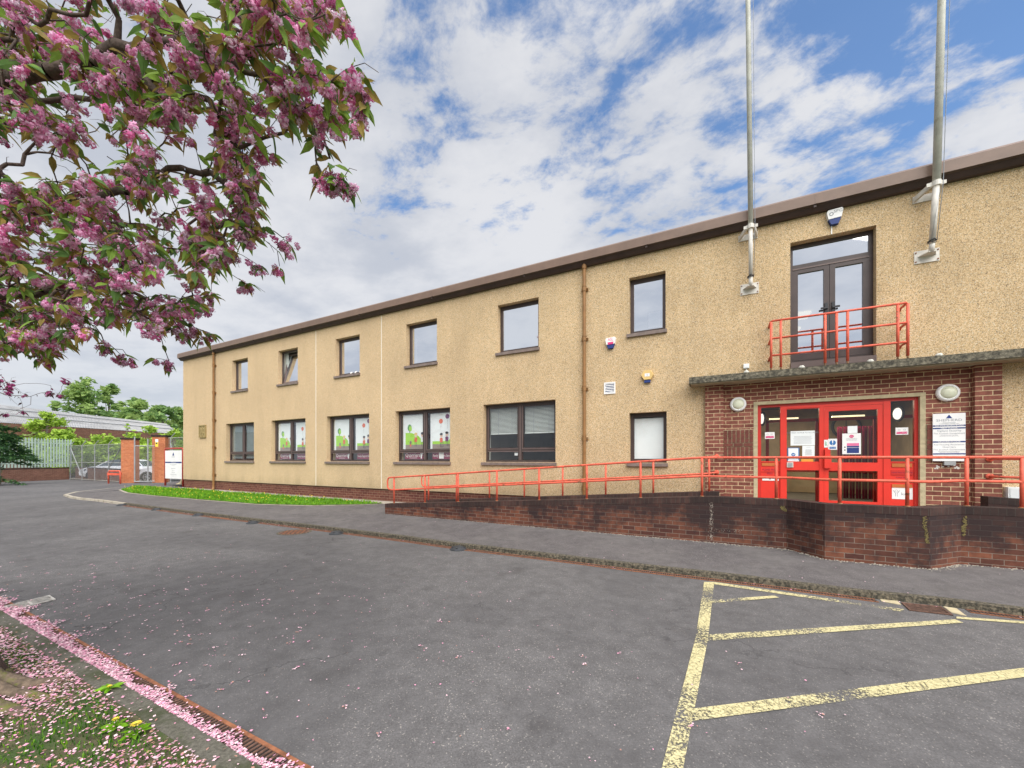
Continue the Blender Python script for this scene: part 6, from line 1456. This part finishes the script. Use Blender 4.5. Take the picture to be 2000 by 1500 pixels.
while k < 1700:      # scattered over the road, thinning away from the tree
    u, s_ = rng.uniform(-14, LT+3), abs(rng.gauss(0, 1.9)); 
    if rng.random() < .35: s_ = abs(rng.gauss(0, 5))
    p = e1+ed*u+en*s_
    if p.y > 5.2: continue
    d_ = (Vector((p.x, p.y, 0))-Vector((tb.x, tb.y, 0))).length
    if rng.random() > math.exp(-max(0, d_-1.2)/1.9)+.02: continue
    n_ = 1 if rng.random() < .85 else rng.randint(3, 8)
    for _ in range(n_): petal(mb, p.x+rng.gauss(0, .012)*(n_ > 1), p.y+rng.gauss(0, .012)*(n_ > 1), .006+rng.random()*.01, rng.uniform(.0045, .0095), rng.choice(pid)); k += 1
for _ in range(260):   # a few blown along the kerb and pavement
    x = rng.uniform(-20, 4); q_ = kpt(x) if kp[0].x < x < kp[-1].x else None
    if q_ is None: continue
    if rng.random() < .7: petal(mb, x, q_.y-rng.uniform(.0, .12), .012, rng.uniform(.008, .013), rng.choice(pid))
    else: y_ = q_.y+rng.uniform(.1, 1.8); petal(mb, x, y_, pz(y_)+.006, rng.uniform(.007, .012), pid[2])
k = 0
while k < 56000:      # on the verge
    u, s_ = rng.uniform(-2, LT+1.2), -rng.uniform(0.0, 2.0)
    f_ = noise.noise(Vector((u*1.1, s_*1.6, 7)))*.5+.5
    pr = .95 if (u < 1.5 and s_ < -.15) else .50
    if s_ > -.12: pr = .05
    if rng.random() > min(1, pr*f_*f_*3): continue
    p = e1+ed*u+en*s_; petal(mb, p.x, p.y, .026+rng.random()*.03, rng.uniform(.005, .0125), rng.choice(pid)); k += 1
tag(mb.build('fallen_petals'), 'pink fallen cherry petals drifted in the gutter and scattered over road and verge', 'petals', None, 'stuff')
vp = [e1+ed*(-1)+en*(-.15), e1+ed*(LT+1.2)+en*(-.15), e1+ed*(LT+1.2)+en*(-3), e1+ed*(-1)+en*(-3.5)]
vp = [(p.x, p.y) for p in vp]
rk = onZ(60, 1350)
def vd(x, y):
    u = (Vector((x, y, 0))-e1).dot(ed); return (.12 if u < 1.35 else .95)
random.seed(5)
blades('grass', vp, 42000, .018, .045, lambda x, y: .018, ['g1', 'g2', 'g2', 'g3'], 'short green verge grass under the cherry tree', .0035, vd)
for (px_, py_, rr, lb, hh) in ((266, 1413, .024, 'largest yellow dandelion flower on the verge, with broad leaves', .07), (226, 1404, .016, 'yellow dandelion flower just left of the largest one', .06), (214, 1340, .014, 'small yellow dandelion flower by the concrete edging', .03)):
    p = onZ(px_, py_, hh+.02); t = thing('dandelion', lb, 'dandelion', (p.x, p.y, .02)); mb = MB()
    for k in range(40):
        a_ = k*2.4; r_ = rr*math.sqrt(k/40)*.7; ax = Vector((math.cos(a_), math.sin(a_), .0)); c_ = p+ax*r_; o_ = ax*rr*.45+Vector((0, 0, .006*(1-k/40))); s_ = ax.cross(Vector((0, 0, 1)))*rr*.12
        mb.face([c_-s_, c_+s_, c_+s_+o_, c_-s_+o_], 'yellow')
    mb.build('flower', t); mb = MB(); mb.tube([(p.x, p.y, .01), (p.x, p.y, p.z)], .0025, 'g1', 5); mb.build('stem', t)
    mb = MB(); q_ = random.Random(px_)
    for k in range(9): a_ = k*.7+q_.random(); leafgeo(mb, Vector((p.x, p.y, .03)), Vector((math.cos(a_), math.sin(a_), .45)), .085, .03, [mb.mi('g3')], q_)
    mb.build('leaf_rosette', t)
# haze-free; purge stray defaults
print('objects', len(COL.objects))
